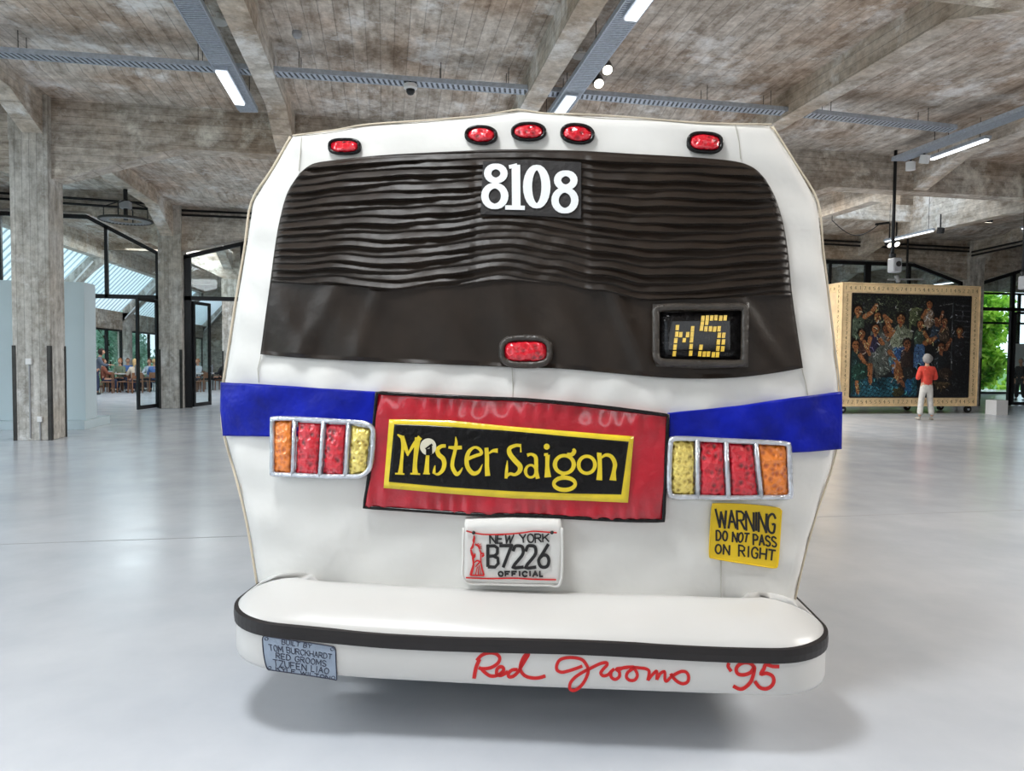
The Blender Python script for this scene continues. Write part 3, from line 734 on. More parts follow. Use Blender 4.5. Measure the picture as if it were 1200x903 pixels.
# ================================================================ the travelling crate with the painting
CX0, CX1, CYF, CYB, CZ0, CZ1 = 13.28, 17.98, 18.95, 20.35, 0.22, 3.9
root = empty('art_crate', ((CX0+CX1)/2, (CYF+CYB)/2, 0), 0, 'huge wheeled wooden crate framing a dark crowded figure painting', 'crate')
ox, oy = root.location.x, root.location.y
def C(q, name, mat, **k): 
    q.v = [(x-ox, y-oy, z) for x, y, z in q.v]; return q.build(name, mat, root, **k)
PX0, PX1, PZ0, PZ1 = 13.62, 17.66, 0.50, 3.58
q = MB(); q.box(CX0, CX1, CYF+0.08, CYB, CZ0, CZ1); C(q, 'box_body', M['crate_wood'], bevel=0.01)
q = MB(); q.box(CX0, PX0, CYF, CYF+0.08, CZ0, CZ1); C(q, 'frame_stile', M['crate_wood'])
q = MB(); q.box(PX1, CX1, CYF, CYF+0.08, CZ0, CZ1); C(q, 'frame_stile', M['crate_wood'])
q = MB(); q.box(PX0, PX1, CYF, CYF+0.08, PZ1, CZ1); C(q, 'frame_rail', M['crate_wood'])
q = MB(); q.box(PX0, PX1, CYF, CYF+0.08, CZ0, PZ0); C(q, 'frame_rail', M['crate_wood'])
# little numbered tiles round the frame
tl = MB(); ink = MB()
def glyph(x, z, k, s, face):
    st = {0: [(-.3,.4),(0,.55),(.3,.3),(-.3,-.5),(.35,-.5)], 1: [(-.1,.4),(.05,.55),(.05,-.5)], 2: [(-.3,.5),(.3,.5),(0,-.5)], 3: [(.3,.5),(-.2,.4),(-.25,.05),(.25,0),(.25,-.4),(-.3,-.5)],
          4: [(.1,-.5),(.1,.5),(-.35,-.1),(.35,-.1)]}[k]
    for a, b in zip(st[:-1], st[1:]):
        if face == 0: ink.bar((x+a[0]*s, CYF-0.014, z+a[1]*s), (x+b[0]*s, CYF-0.014, z+b[1]*s), 0.012, 0.004)
        else: ink.bar((CX0-0.014, x+a[0]*s, z+a[1]*s), (CX0-0.014, x+b[0]*s, z+b[1]*s), 0.012, 0.004)
rr = random.Random(3)
nh = 30; nv = 22
for zc in (3.74, 0.36):
    for i in range(nh):
        wx = (CX1-CX0-0.1)/nh; x = CX0+0.05+wx*(i+0.5)
        tl.box(x-wx/2+0.008, x+wx/2-0.008, CYF-0.012, CYF+0.002, zc-0.11, zc+0.11); glyph(x, zc, rr.randrange(5), 0.10, 0)
for xc in (13.45, 17.82):
    for i in range(nv):
        hz = (3.58-0.52)/nv; z = 0.52+hz*(i+0.5)
        tl.box(xc-0.12, xc+0.12, CYF-0.012, CYF+0.002, z-hz/2+0.007, z+hz/2-0.007); glyph(xc, z, rr.randrange(5), 0.09, 0)
for yc in (CYF+0.13,):
    for i in range(24):
        hz = (3.86-0.28)/24; z = 0.28+hz*(i+0.5)
        tl.box(CX0-0.012, CX0+0.002, yc-0.1, yc+0.1, z-hz/2+0.007, z+hz/2-0.007); glyph(yc, z, rr.randrange(5), 0.09, 1)
for i in range(7):
    y = CYF+0.34+i*0.16
    tl.box(CX0-0.012, CX0+0.002, y-0.07, y+0.07, 3.62, 3.84); glyph(y, 3.73, rr.randrange(5), 0.09, 1)
C(tl, 'border_tiles', M['crate_tile'], kind='stuff'); C(ink, 'tile_numerals', M['ink'], kind='stuff')
q = MB()
for z in (0.24, 3.885): q.bar((CX0, CYF-0.01, z), (CX1, CYF-0.01, z), 0.03)
for x in (CX0+0.01, CX1-0.01): q.bar((x, CYF-0.01, CZ0), (x, CYF-0.01, CZ1), 0.03)
C(q, 'edge_strip', M['crate_tile'])
q = MB()
for a, b in (((PX0, PZ0), (PX1, PZ0)), ((PX1, PZ0), (PX1, PZ1)), ((PX1, PZ1), (PX0, PZ1)), ((PX0, PZ1), (PX0, PZ0))):
    q.bar((a[0], CYF-0.008, a[1]), (b[0], CYF-0.008, b[1]), 0.03, 0.03)
C(q, 'inner_moulding', M['black_paint'])
for (x, y) in ((17.82, 19.1), (13.5, 19.1), (17.82, 20.2), (13.5, 20.2), (16.6, 20.2)):
    q = MB(); q.box(x-0.06, x+0.06, y-0.05, y+0.05, 0.14, 0.22); cb = C(q, 'caster', M['black_metal'])
    q = MB(); q.lathe([(0.045, -0.035), (0.115, -0.03), (0.12, 0), (0.115, 0.03), (0.045, 0.035)], (x-ox, y-oy, 0.12), n=20, axis=1)
    wh = q.build('caster_wheel', M['rubber'], cb, smooth=False)
    q = MB(); q.lathe([(0.04, -0.045), (0.04, 0.045)], (x-ox, y-oy, 0.12), n=12, axis=1); q.build('wheel_hub', M['galv'], cb)

# painted picture: colours laid on a fine mesh, as flat paint
W_, H_ = 250, 190
rng = np.random.RandomState(5)
def smooth_noise(w_, h_, s):
    gw, gh = int(w_/s)+2, int(h_/s)+2
    g_ = rng.rand(gh, gw); ys = np.linspace(0, gh-1.001, h_); xs = np.linspace(0, gw-1.001, w_)
    yi, xi = ys.astype(int), xs.astype(int); fy, fx = (ys-yi)[:, None], (xs-xi)[None, :]
    a = g_[yi][:, xi]; b = g_[yi][:, xi+1]; c = g_[yi+1][:, xi]; d = g_[yi+1][:, xi+1]
    return a*(1-fx)*(1-fy)+b*fx*(1-fy)+c*(1-fx)*fy+d*fx*fy
img = np.zeros((H_, W_, 3)); YY, XX = np.mgrid[0:H_, 0:W_]
# source sketch frame: 103..950 x 85..830
def U(x, y): return ((x-103)/847*W_, (y-85)/745*H_)
base = np.array([0.012, 0.012, 0.014])
img[:] = base
nz = smooth_noise(W_, H_, 3); nz2 = smooth_noise(W_, H_, 1.4); nz3 = smooth_noise(W_, H_, 14)
fol = (YY < H_*0.3) & (XX < W_*0.62)
img += (np.clip(nz2*1.5-0.75, 0, 1)*(nz3+0.3))[:, :, None]*np.where(fol[:, :, None], np.array([0.16, 0.19, 0.10]), np.array([0.045, 0.05, 0.05]))
# tiled blue ground
gm = (YY > H_*0.80) & (XX < W_*0.56)
til = (np.abs(((XX+YY*0.8)/9) % 1-0.5) > 0.42) | (np.abs(((XX*0.5-YY*1.6)/11) % 1-0.5) > 0.42)
img = np.where(gm[:, :, None], np.where(til[:, :, None], np.array([0.01, 0.015, 0.02]), np.array([0.03, 0.13, 0.18])*(0.35+nz3[:, :, None]*1.2)), img)
def ellipse(cx, cy, rx, ry, c, ang=0.0, tex=0.6):
    cx, cy = U(cx, cy); rx *= W_/847; ry *= H_/745
    ca, sa = math.cos(ang), math.sin(ang); dx, dy = XX-cx, YY-cy
    u = (dx*ca+dy*sa)/rx; v = (-dx*sa+dy*ca)/ry; m = u*u+v*v < 1
    sh = (0.55+tex*(nz2-0.3))*(1.15-0.45*u)
    img[m] = (np.array(c)[None]*sh[m][:, None])
def limb(x0, y0, x1, y1, r, c):
    a = U(x0, y0); b = U(x1, y1); r_ = r*W_/847
    dx, dy = b[0]-a[0], b[1]-a[1]; l2 = dx*dx+dy*dy+1e-6
    t = np.clip(((XX-a[0])*dx+(YY-a[1])*dy)/l2, 0, 1); d = np.hypot(XX-a[0]-t*dx, YY-a[1]-t*dy)
    m = d < r_*(1-0.25*t); img[m] = np.array(c)[None]*(0.5+0.9*nz2[m])[:, None]
SK = (0.42, 0.17, 0.07); SK2 = (0.30, 0.12, 0.06); HR = (0.012, 0.008, 0.006)
def figure(x, y, s, cloth, lower, skin=SK, arms=(), hair=HR, leg=True, face=1):
    ellipse(x, y+105*s, 42*s, 75*s, cloth)
    if leg:
        limb(x-15*s, y+170*s, x-25*s, y+300*s, 22*s, lower); limb(x+15*s, y+170*s, x+22*s, y+290*s, 22*s, lower)
    for (ax, ay, bx, by) in arms: limb(x+ax*s, y+ay*s, x+bx*s, y+by*s, 13*s, skin)
    limb(x, y+15*s, x, y+40*s, 12*s, skin)
    ellipse(x, y-8*s, 30*s, 34*s, hair); ellipse(x+2*s, y+4*s, 22*s, 29*s, skin)
    ellipse(x-7*s, y-3*s, 5*s, 4*s, HR); ellipse(x+10*s, y-3*s, 5*s, 4*s, HR); ellipse(x+2*s, y+18*s, 8*s, 3*s, (0.25, 0.03, 0.02))
# wall pillar, lamp post and doorway lines
ellipse(553, 240, 34, 70, (0.10, 0.12, 0.06)); limb(520, 190, 590, 190, 8, (0.16, 0.18, 0.09)); limb(515, 190, 515, 350, 7, (0.14, 0.16, 0.08))
limb(720, 160, 815, 140, 3, (0.2, 0.2, 0.2)); limb(815, 140, 820, 640, 3, (0.12, 0.13, 0.14))
for z in range(150, 420, 38): limb(835, z, 945, z+6, 4, (0.07, 0.07, 0.08))
figure(145, 205, 1.15, (0.12, 0.16, 0.11), (0.05, 0.07, 0.05), arms=((40, 40, 85, 10), (85, 10, 110, -35)), leg=False)
figure(280, 245, 1.05, (0.13, 0.15, 0.13), (0.05, 0.05, 0.06), leg=False)
figure(645, 150, 0.95, (0.34, 0.24, 0.17), (0.1, 0.1, 0.1), arms=((-20, 50, -55, 110),), leg=False)
figure(700, 265, 0.9, (0.05, 0.07, 0.10), (0.03, 0.03, 0.04), SK2, arms=((20, 40, 50, -70),), leg=False)
figure(760, 270, 0.9, (0.10, 0.07, 0.05), (0.03, 0.03, 0.04), SK2, arms=((0, 40, -25, 80),), leg=False)
figure(585, 295, 1.0, (0.07, 0.10, 0.07), (0.08, 0.16, 0.32), arms=((30, 60, 75, 130), (75, 130, 110, 100)))
figure(870, 340, 1.05, (0.03, 0.03, 0.035), (0.02, 0.02, 0.02), SK, leg=False)
figure(340, 330, 0.9, (0.16, 0.17, 0.16), (0.2, 0.2, 0.2), SK2, arms=((10, 50, 90, 60),), leg=False)
figure(270, 335, 1.15, (0.05, 0.045, 0.09), (0.10, 0.11, 0.10), arms=((30, 70, 90, 150), (-30, 60, -45, 130)))
ellipse(330, 560, 70, 110, (0.13, 0.15, 0.13)); ellipse(370, 480, 40, 120, (0.16, 0.17, 0.15), 0.3)
figure(445, 260, 1.25, (0.34, 0.38, 0.27), (0.07, 0.14, 0.32), arms=((-40, 70, -70, 120),))
ellipse(455, 400, 85, 60, (0.36, 0.40, 0.28), -0.5); limb(375, 340, 330, 240, 16, SK); limb(330, 240, 380, 280, 12, SK)
ellipse(430, 500, 38, 38, (0.06, 0.14, 0.34))
figure(175, 370, 1.0, (0.10, 0.05, 0.04), (0.05, 0.05, 0.05), arms=((20, 60, 60, 150),), leg=False)
figure(135, 450, 1.1, (0.03, 0.06, 0.06), (0.02, 0.07, 0.06), arms=((30, 70, 70, 130),))
ellipse(175, 640, 60, 60, (0.03, 0.08, 0.06)); limb(240, 600, 245, 710, 18, SK); limb(150, 720, 160, 790, 13, SK)
figure(495, 440, 1.15, (0.06, 0.04, 0.035), (0.03, 0.03, 0.03), SK2, hair=(0.03, 0.02, 0.015))
limb(375, 500, 440, 590, 16, SK); limb(440, 590, 400, 600, 14, SK); ellipse(440, 650, 32, 70, SK, -0.25); limb(450, 690, 480, 740, 14, SK2)
figure(740, 460, 1.15, (0.03, 0.035, 0.04), (0.02, 0.02, 0.02), SK2, arms=((30, 10, 60, -50),))
limb(620, 430, 700, 390, 14, SK); ellipse(630, 430, 22, 20, SK)
ellipse(440, 790, 42, 34, (0.10, 0.09, 0.04)); ellipse(515, 750, 26, 60, (0.03, 0.14, 0.30)); ellipse(385, 560, 18, 30, (0.12, 0.25, 0.3))
ellipse(755, 740, 50, 26, (0.09, 0.06, 0.035)); limb(700, 720, 810, 730, 8, (0.13, 0.09, 0.05)); ellipse(780, 650, 50, 40, (0.06, 0.04, 0.03))
for _ in range(1500):
    x_, y_ = rr.uniform(4, W_-6), rr.uniform(4, H_-6); c_ = img[int(y_), int(x_)]
    if c_.max() < 0.05 and rr.random() < 0.6: continue
    k_ = rr.choice((0.25, 0.4, 0.5, 1.5, 1.9, 2.3)); a_ = rr.uniform(-0.6, 2.2); l_ = rr.uniform(3, 9)
    for t_ in range(int(l_*1.5)):
        u_, v_ = int(x_+math.cos(a_+t_*0.06)*t_/1.5), int(y_+math.sin(a_+t_*0.06)*t_/1.5)
        if 0 <= u_ < W_ and 0 <= v_ < H_: img[v_, u_] = np.minimum(c_*k_+0.002, 0.85)
hatch = ((XX*2+YY*3+(nz*20)) % 7 < 1.2); img[hatch] *= 0.35
img = np.clip(img*0.75, 0, 1)
vs = []
for j in range(H_):
    for i in range(W_):
        vs.append((PX0+(PX1-PX0)*i/(W_-1)-ox, CYF-0.004-oy, PZ1-(PZ1-PZ0)*j/(H_-1)))
fs = [(j*W_+i, (j+1)*W_+i, (j+1)*W_+i+1, j*W_+i+1) for j in range(H_-1) for i in range(W_-1)]
me = bpy.data.meshes.new('painting'); me.from_pydata(vs, [], fs)
ca = me.color_attributes.new('paint', 'FLOAT_COLOR', 'POINT')
buf = np.ones((H_*W_, 4), np.float32); buf[:, :3] = img.reshape(-1, 3); ca.data.foreach_set('color', buf.ravel())
m, nt, b, N, L = newmat('oil_paint'); a = N.new('ShaderNodeAttribute'); a.attribute_name = 'paint'
L.new(a.outputs['Color'], b.inputs['Base Color']); b.inputs['Roughness'].default_value = 0.45; b.inputs['Specular IOR Level'].default_value = 0.3
me.materials.append(m)
po = bpy.data.objects.new('painting_canvas', me); col.objects.link(po); po.parent = root

# ================================================================ people
def skinned(name, J, E_, mat, parent, levels=1, start=None):
    names = list(J); me = bpy.data.meshes.new(name)
    me.from_pydata([J[k][0] for k in names], [(names.index(a), names.index(b)) for a, b in E_], [])
    o = bpy.data.objects.new(name, me); col.objects.link(o); o.parent = parent
    sk_ = o.modifiers.new('skin', 'SKIN'); sk_.use_smooth_shade = True
    sv = me.skin_vertices[0]
    for i, k in enumerate(names):
        r = J[k][1]; r = r if isinstance(r, tuple) else (r, r)
        sv.data[i].radius = r; sv.data[i].use_root = (k == (start or names[0]))
    me.materials.append(mat)
    ss = o.modifiers.new('subsurf', 'SUBSURF'); ss.levels = levels; ss.render_levels = levels
    return o
def cm(name, c): 
    if name not in M: M[name] = plain(name, c, 0.8, noise=0.12, nscale=12)
    return M[name]
SKIN = cm('skin', (0.55, 0.30, 0.20, 1))

def head(root, c, hair, r=0.1, style='short', look=0.0):
    """head with face, looking to local +Y"""
    q = MB(); cx, cy, cz = c; vs = []; NU, NV = 14, 10
    for j in range(NV+1):
        ph = PI*j/NV
        for i in range(NU):
            th = 2*PI*i/NU
            x = 0.078*math.sin(ph)*math.cos(th); y = 0.098*math.sin(ph)*math.sin(th); z = 0.118*math.cos(ph)
            if z < -0.02: x *= 1+z*1.6; y *= 1+z*0.9
            if y > 0.06 and abs(x) < 0.025 and -0.05 < z < 0.02: y += 0.02
            vs.append((cx+x, cy+y, cz+z))
    fs = [(j*NU+i, j*NU+(i+1) % NU, (j+1)*NU+(i+1) % NU, (j+1)*NU+i) for j in range(NV) for i in range(NU)]
    q.add(vs, fs); h = q.build('head', SKIN, root, smooth=True, rec=True)
    for s in (-1, 1): MB().lathe([(0.004, -0.012), (0.011, 0), (0.004, 0.012)], (cx+s*0.03, cy+0.085, cz+0.01), n=8).build('eye', M['dark_plastic'], h)
    q = MB(); q.box(cx-0.025, cx+0.025, cy+0.078, cy+0.094, cz-0.055, cz-0.046); q.build('mouth', cm('lips', (0.4, 0.12, 0.1, 1)), h)
    q = MB(); vs = []
    rx, ry, rz_ = (0.088, 0.108, 0.128) if style != 'curly' else (0.122, 0.128, 0.132)
    rg = random.Random(int(abs(cx*1000))+5)
    for j in range(NV+1):
        ph = PI*j/NV
        for i in range(NU):
            th = 2*PI*i/NU
            x = rx*math.sin(ph)*math.cos(th); y = ry*math.sin(ph)*math.sin(th); z = rz_*math.cos(ph)
            k = 1+(rg.uniform(-0.07, 0.07) if style == 'curly' else 0)
            if y > 0.03 and z < 0.045: y = 0.03; 
            if style == 'short' and z < -0.04: z = -0.04-(z+0.04)*0.1; x *= 0.9; y = min(y, 0.0)*0.95
            if style == 'long' and z < -0.02: z = z*2.6; y = min(y, -0.0)-0.03
            vs.append((cx+x*k, cy-0.012+y*k, cz+0.012+z*k))
    q.add(vs, fs); q.build('hair', hair, root, smooth=True)
    return h

def hand(root, w_, dirv, mat=None):
    """palm with five fingers, as one skinned mesh from the wrist"""
    w_ = Vector(w_); d = Vector(dirv).normalized(); side = d.cross(Vector((0, 0, 1)))
    side = side.normalized() if side.length > 0.1 else Vector((1, 0, 0))
    nrm = side.cross(d)
    J = {'w': (w_, 0.022), 'p': (w_+d*0.05, (0.03, 0.016))}; E_ = [('w', 'p')]
    for i, (o, l) in enumerate(((-0.03, 0.07), (-0.01, 0.08), (0.01, 0.075), (0.03, 0.06))):
        b = w_+d*0.085+side*o; J['k%d' % i] = (b, 0.010); J['m%d' % i] = (b+d*l*0.5-nrm*0.01, 0.009); J['t%d' % i] = (b+d*l-nrm*0.03, 0.007)
        E_ += [('p', 'k%d' % i), ('k%d' % i, 'm%d' % i), ('m%d' % i, 't%d' % i)]
    b = w_+d*0.03-side*0.035; J['h1'] = (b, 0.012); J['h2'] = (b+d*0.035-side*0.022, 0.010); J['h3'] = (b+d*0.065-side*0.025, 0.008)
    E_ += [('w', 'h1'), ('h1', 'h2'), ('h2', 'h3')]
    return skinned('hand', J, E_, mat or SKIN, root, 1, 'p')

def person(loc, rz, label, top, legs, hair, style='short', pose='stand', s=1.0, arms='down', group=None, shoes=None, lean=0.0, cat='person'):
    root = empty('person', loc, rz, label, cat, group); root.scale = (s, s, s)
    V = Vector
    if pose == 'stand':
        pel = V((0, 0, 0.93)); hipL, hipR = V((-0.09, 0, 0.88)), V((0.09, 0, 0.88))
        kneeL, kneeR = V((-0.115, 0.03, 0.50)), V((0.115, 0.02, 0.50))
        ankL, ankR = V((-0.17, -0.02, 0.09)), V((0.16, -0.02, 0.09))
        up = V((0, math.sin(lean), math.cos(lean)))
    else:
        pel = V((0, 0, 0.53)); hipL, hipR = V((-0.09, 0.02, 0.52)), V((0.09, 0.02, 0.52))
        kneeL, kneeR = V((-0.12, 0.44, 0.50)), V((0.12, 0.44, 0.50))
        ankL, ankR = V((-0.12, 0.40, 0.09)), V((0.12, 0.46, 0.09))
        if pose == 'lounge': kneeL, kneeR, ankL, ankR = V((-.08, .50, .52)), V((.12, .5, .55)), V((-.05, .95, .42)), V((.05, .98, .45))
        up = V((0, math.sin(lean), math.cos(lean)))
    waist = pel+up*0.18; chest = pel+up*0.40; neck = pel+up*0.56; hd = pel+up*0.68+V((0, 0.015, 0))
    shL, shR = chest+V((-0.17, 0, 0.06)), chest+V((0.17, 0, 0.06))
    if arms == 'down': elL, elR, wrL, wrR = shL+V((-0.05, 0.0, -0.28)), shR+V((0.05, 0.0, -0.28)), shL+V((-0.03, 0.06, -0.52)), shR+V((0.03, 0.06, -0.52))
    elif arms == 'front': elL, elR, wrL, wrR = shL+V((-0.08, -0.02, -0.27)), shR+V((0.08, -0.02, -0.27)), shL+V((0.06, 0.19, -0.24)), shR+V((-0.06, 0.19, -0.24))
    else: elL, elR, wrL, wrR = shL+V((-0.06, 0.12, -0.24)), shR+V((0.06, 0.12, -0.24)), shL+V((0.02, 0.36, -0.24)), shR+V((-0.02, 0.36, -0.24))
    J = {'pel': (pel, (0.13, 0.10)), 'waist': (waist, (0.12, 0.09)), 'chest': (chest, (0.14, 0.10)), 'neck': (neck, 0.05), 'hb': (hd-up*0.03, 0.055),
         'shL': (shL, 0.055), 'elL': (elL, 0.04), 'wrL': (wrL, 0.028), 'shR': (shR, 0.055), 'elR': (elR, 0.04), 'wrR': (wrR, 0.028),
         'hL': (hipL, 0.085), 'kL': (kneeL, 0.055), 'aL': (ankL, 0.038), 'hR': (hipR, 0.085), 'kR': (kneeR, 0.055), 'aR': (ankR, 0.038)}
    Eb = [('pel', 'waist'), ('waist', 'chest'), ('chest', 'neck'), ('neck', 'hb'), ('chest', 'shL'), ('shL', 'elL'), ('elL', 'wrL'), ('chest', 'shR'), ('shR', 'elR'), ('elR', 'wrR'),
          ('pel', 'hL'), ('hL', 'kL'), ('kL', 'aL'), ('pel', 'hR'), ('hR', 'kR'), ('kR', 'aR')]
    skinned('body', J, Eb, SKIN, root)
    g_ = 0.018
    JT = {k: (J[k][0], tuple(x+g_*1.3 for x in (J[k][1] if isinstance(J[k][1], tuple) else (J[k][1],)*2))) for k in ('waist', 'chest', 'shL', 'elL', 'shR', 'elR')}
    JT['hem'] = (pel-up*0.06, (0.175, 0.14)); JT['cl'] = (neck-up*0.03, 0.07)
    JT['cuL'] = (elL.lerp(wrL, 0.85), 0.042); JT['cuR'] = (elR.lerp(wrR, 0.85), 0.042)
    skinned('top', JT, [('waist', 'hem'), ('waist', 'chest'), ('chest', 'cl'), ('chest', 'shL'), ('shL', 'elL'), ('elL', 'cuL'), ('chest', 'shR'), ('shR', 'elR'), ('elR', 'cuR')], top, root, 1, 'chest')
    JL = {'wb': (waist-up*0.03, (0.13, 0.10)), 'pel': (pel-up*0.02, (0.13, 0.105)), 'hL': (hipL-up*0.06, 0.092), 'kL': (kneeL, 0.078), 'cL': (kneeL.lerp(ankL, 0.92), 0.082), 'hR': (hipR-up*0.06, 0.092), 'kR': (kneeR, 0.078), 'cR': (kneeR.lerp(ankR, 0.92), 0.082)}
    skinned('trousers', JL, [('pel', 'wb'), ('pel', 'hL'), ('hL', 'kL'), ('kL', 'cL'), ('pel', 'hR'), ('hR', 'kR'), ('kR', 'cR')], legs, root, 1, 'pel')
    for an, sx in ((ankL, -1), (ankR, 1)):
        f = V((sx*0.02, 0.15, 0)) if pose != 'lounge' else V((0, 0.05, 0.12))
        base_ = V((an.x, an.y, an.z-0.045))
        skinned('shoe', {'a': (base_+V((0, -0.03, 0)), 0.045), 'b': (base_+f*0.5, (0.045, 0.035)), 'c': (base_+f, (0.038, 0.028))}, [('a', 'b'), ('b', 'c')], shoes or M['dark_plastic'], root, 1, 'a')
    head(root, hd+up*0.04, hair, style=style)
    for wr, el in ((wrL, elL), (wrR, elR)): hand(root, wr, wr-el)
    return root

woman = person((14.42, 16.85, 0), math.radians(-12), 'grey haired visitor in red sweater and pale trousers standing before the painting', cm('red_sweater', (0.72, 0.07, 0.045, 1)), cm('pale_trousers', (0.66, 0.64, 0.60, 1)), cm('grey_hair', (0.30, 0.285, 0.27, 1)), 'curly', 'stand', 1.0, 'front', shoes=cm('beige_shoes', (0.45, 0.40, 0.34, 1)))

# ---- cafe
def chair(loc, rz, label, group='brown wooden cafe chairs'):
    root = empty('cafe_chair', loc, rz, label, 'chair', group)
    q = MB(); q.box(-0.21, 0.21, -0.2, 0.2, 0.43, 0.46); q.build('seat', M['wood_dark'], root, bevel=0.01)
    q = MB(); q.box(-0.21, 0.21, -0.235, -0.205, 0.58, 0.82); q.build('backrest', M['wood_dark'], root, bevel=0.01)
    for sx in (-1, 1):
        q = MB(); q.bar((sx*0.19, -0.22, 0), (sx*0.19, -0.22, 0.80), 0.035); q.build('leg', M['wood_dark'], root)
        q = MB(); q.bar((sx*0.19, 0.18, 0), (sx*0.18, 0.17, 0.43), 0.035); q.build('leg', M['wood_dark'], root)
    return root
def table(loc, rz, label):
    root = empty('cafe_table', loc, rz, label, 'table', 'pale cafe tables')
    q = MB(); q.box(-0.6, 0.6, -0.4, 0.4, 0.72, 0.75); q.build('tabletop', M['table_top'], root, bevel=0.008)
    for sx in (-1, 1):
        for sy in (-1, 1):
            q = MB(); q.bar((sx*0.54, sy*0.34, 0), (sx*0.54, sy*0.34, 0.72), 0.04); q.build('leg', M['black_metal'], root)
    return root
def fl(px, Y):
    p = at(px, 440, Y); return (p.x, Y, 0)
grey = cm('grey_jacket', (0.09, 0.105, 0.14, 1)); navy = cm('navy_cloth', (0.02, 0.03, 0.07, 1)); lightc = cm('light_cloth', (0.5, 0.55, 0.62, 1))
bluec = cm('blue_shirt', (0.08, 0.17, 0.42, 1)); greenc = cm('olive_cloth', (0.16, 0.19, 0.13, 1)); redb = cm('rust_cloth', (0.25, 0.08, 0.05, 1)); creamc = cm('cream_cloth', (0.6, 0.52, 0.42, 1)); blk = cm('black_cloth', (0.012, 0.012, 0.015, 1))
hd_, hb_, hg_, hy_ = cm('dark_hair', (0.03, 0.015, 0.01, 1)), cm('brown_hair', (0.14, 0.06, 0.03, 1)), cm('ginger_hair', (0.36, 0.14, 0.05, 1)), cm('blond_hair', (0.55, 0.36, 0.17, 1))
person(fl(113.5, 29.5), math.radians(-70), 'standing cafe visitor in grey jacket and dark trousers bending forward', grey, navy, hd_, 'curly', 'stand', 1.0, 'reach', lean=0.22)
seats = ((121, 31.2, -60, redb, hb_, 'short', 'seated visitor in rust coloured clothes right behind the standing visitor', 'brown chair under the rust clad visitor'),
         (141, 32.5, 170, greenc, hg_, 'short', 'ginger haired seated visitor in olive top facing the camera', 'brown chair under the ginger haired visitor'),
         (150, 34.5, 200, bluec, hb_, 'short', 'seated visitor in blue shirt farther back between ginger and blond heads', 'brown chair under the blue shirted visitor'),
         (158, 30.8, 40, creamc, hy_, 'long', 'seated visitor with long blond hair and cream top', 'brown chair under the long haired blond visitor'),
         (175.5, 32.8, 160, lightc, hb_, 'short', 'seated visitor in light shirt seen through the open glass door', 'brown chair under the light shirted visitor by the door'),
         (181, 31.6, 20, bluec, hy_, 'short', 'seated blond visitor in blue by the edge of the open glass door', 'brown chair under the blond visitor in blue'),
         (232, 34.0, 150, lightc, hg_, 'short', 'pale dressed seated visitor seen inside the second doorway', 'brown chair under the pale visitor of the second doorway'),
         (228, 37.0, 190, bluec, hd_, 'short', 'blue dressed visitor far back in the second doorway', 'brown chair under the far blue visitor'))
for (px, Y, a, c, h, st, lb, cl) in seats:
    p = fl(px, Y)
    r_ = math.radians(a)
    person(p, r_, lb, c, navy, h, st, 'sit', 1.0, 'reach')
    chair((p[0]+0.02*math.sin(r_), p[1]-0.02*math.cos(r_), 0), r_, cl)
person(fl(259, 33.5), math.radians(75), 'visitor in black lounging with legs out in the second doorway', blk, blk, hd_, 'short', 'lounge', 1.0, 'reach', lean=-0.25)
p = fl(259, 33.5); chair(p, math.radians(75), 'brown chair under the lounging visitor in black')
for (px, Y, a, cl) in ((107, 29.9, 30, 'empty brown chair at left of the standing visitor'), (125, 30.6, 100, 'empty brown chair just right of the standing visitor'), (131, 32.0, -20, 'empty brown chair between rust and ginger visitors'),
                   (145, 31.0, 90, 'empty brown chair in front of the pale table'), (168, 31.8, -80, 'empty brown chair beside the open door leaf'), (160, 33.6, 160, 'empty brown chair behind the long haired visitor'),
                   (184, 33.0, 0, 'empty brown chair at the doorway column'), (238, 32.0, 60, 'empty brown chair in the second doorway'), (228, 31.5, -60, 'empty brown chair nearest in the second doorway'), (152, 36.5, 10, 'empty brown chair far back by the windows')):
    chair(fl(px, Y), math.radians(a), cl)
for (px, Y, a, cl) in ((148, 31.9, 5, 'pale cafe table in front of the ginger haired visitor'), (178, 32.2, 0, 'pale cafe table beside the open door leaf'), (128, 33.2, 10, 'pale cafe table behind the standing visitor'),
                       (232, 33.0, 0, 'pale cafe table in the second doorway'), (140, 36.0, 0, 'pale cafe table near the far windows'), (248, 34.2, 0, 'pale table beside the lounging visitor')):
    table(fl(px, Y), math.radians(a), cl)

# added figure in place of the dark visitor mirrored in the far right glass
p = fl(1196, 25.0)
person((p[0], 25.0, 0), math.radians(100), 'dark figure standing in for a reflection in the far right glass door', blk, blk, cm('grey_hair', (0.4,0.4,0.38,1)), 'short', 'stand', 0.98, 'down')
q = MB(); pp = fl(1193, 27.0); q.box(pp[0]-0.5, pp[0]+0.9, 26.9, 27.0, 1.1, 2.4)
tag(q.build('notice_board', M['white_plastic']), 'pale notice board behind the far right glass door', 'board')
# white pedestal
root = empty('pedestal', (18.22, 18.45, 0), 0, 'small white box pedestal on the floor right of the crate', 'pedestal')
q = MB(); q.box(-0.2, 0.2, -0.2, 0.2, 0, 0.44); q.build('plinth_box', M['white_plastic'], root, bevel=0.005)
q = MB(); q.box(-0.14, 0.14, -0.1, 0.1, 0.44, 0.452); q.build('label_card', M['grey_plastic'], root)

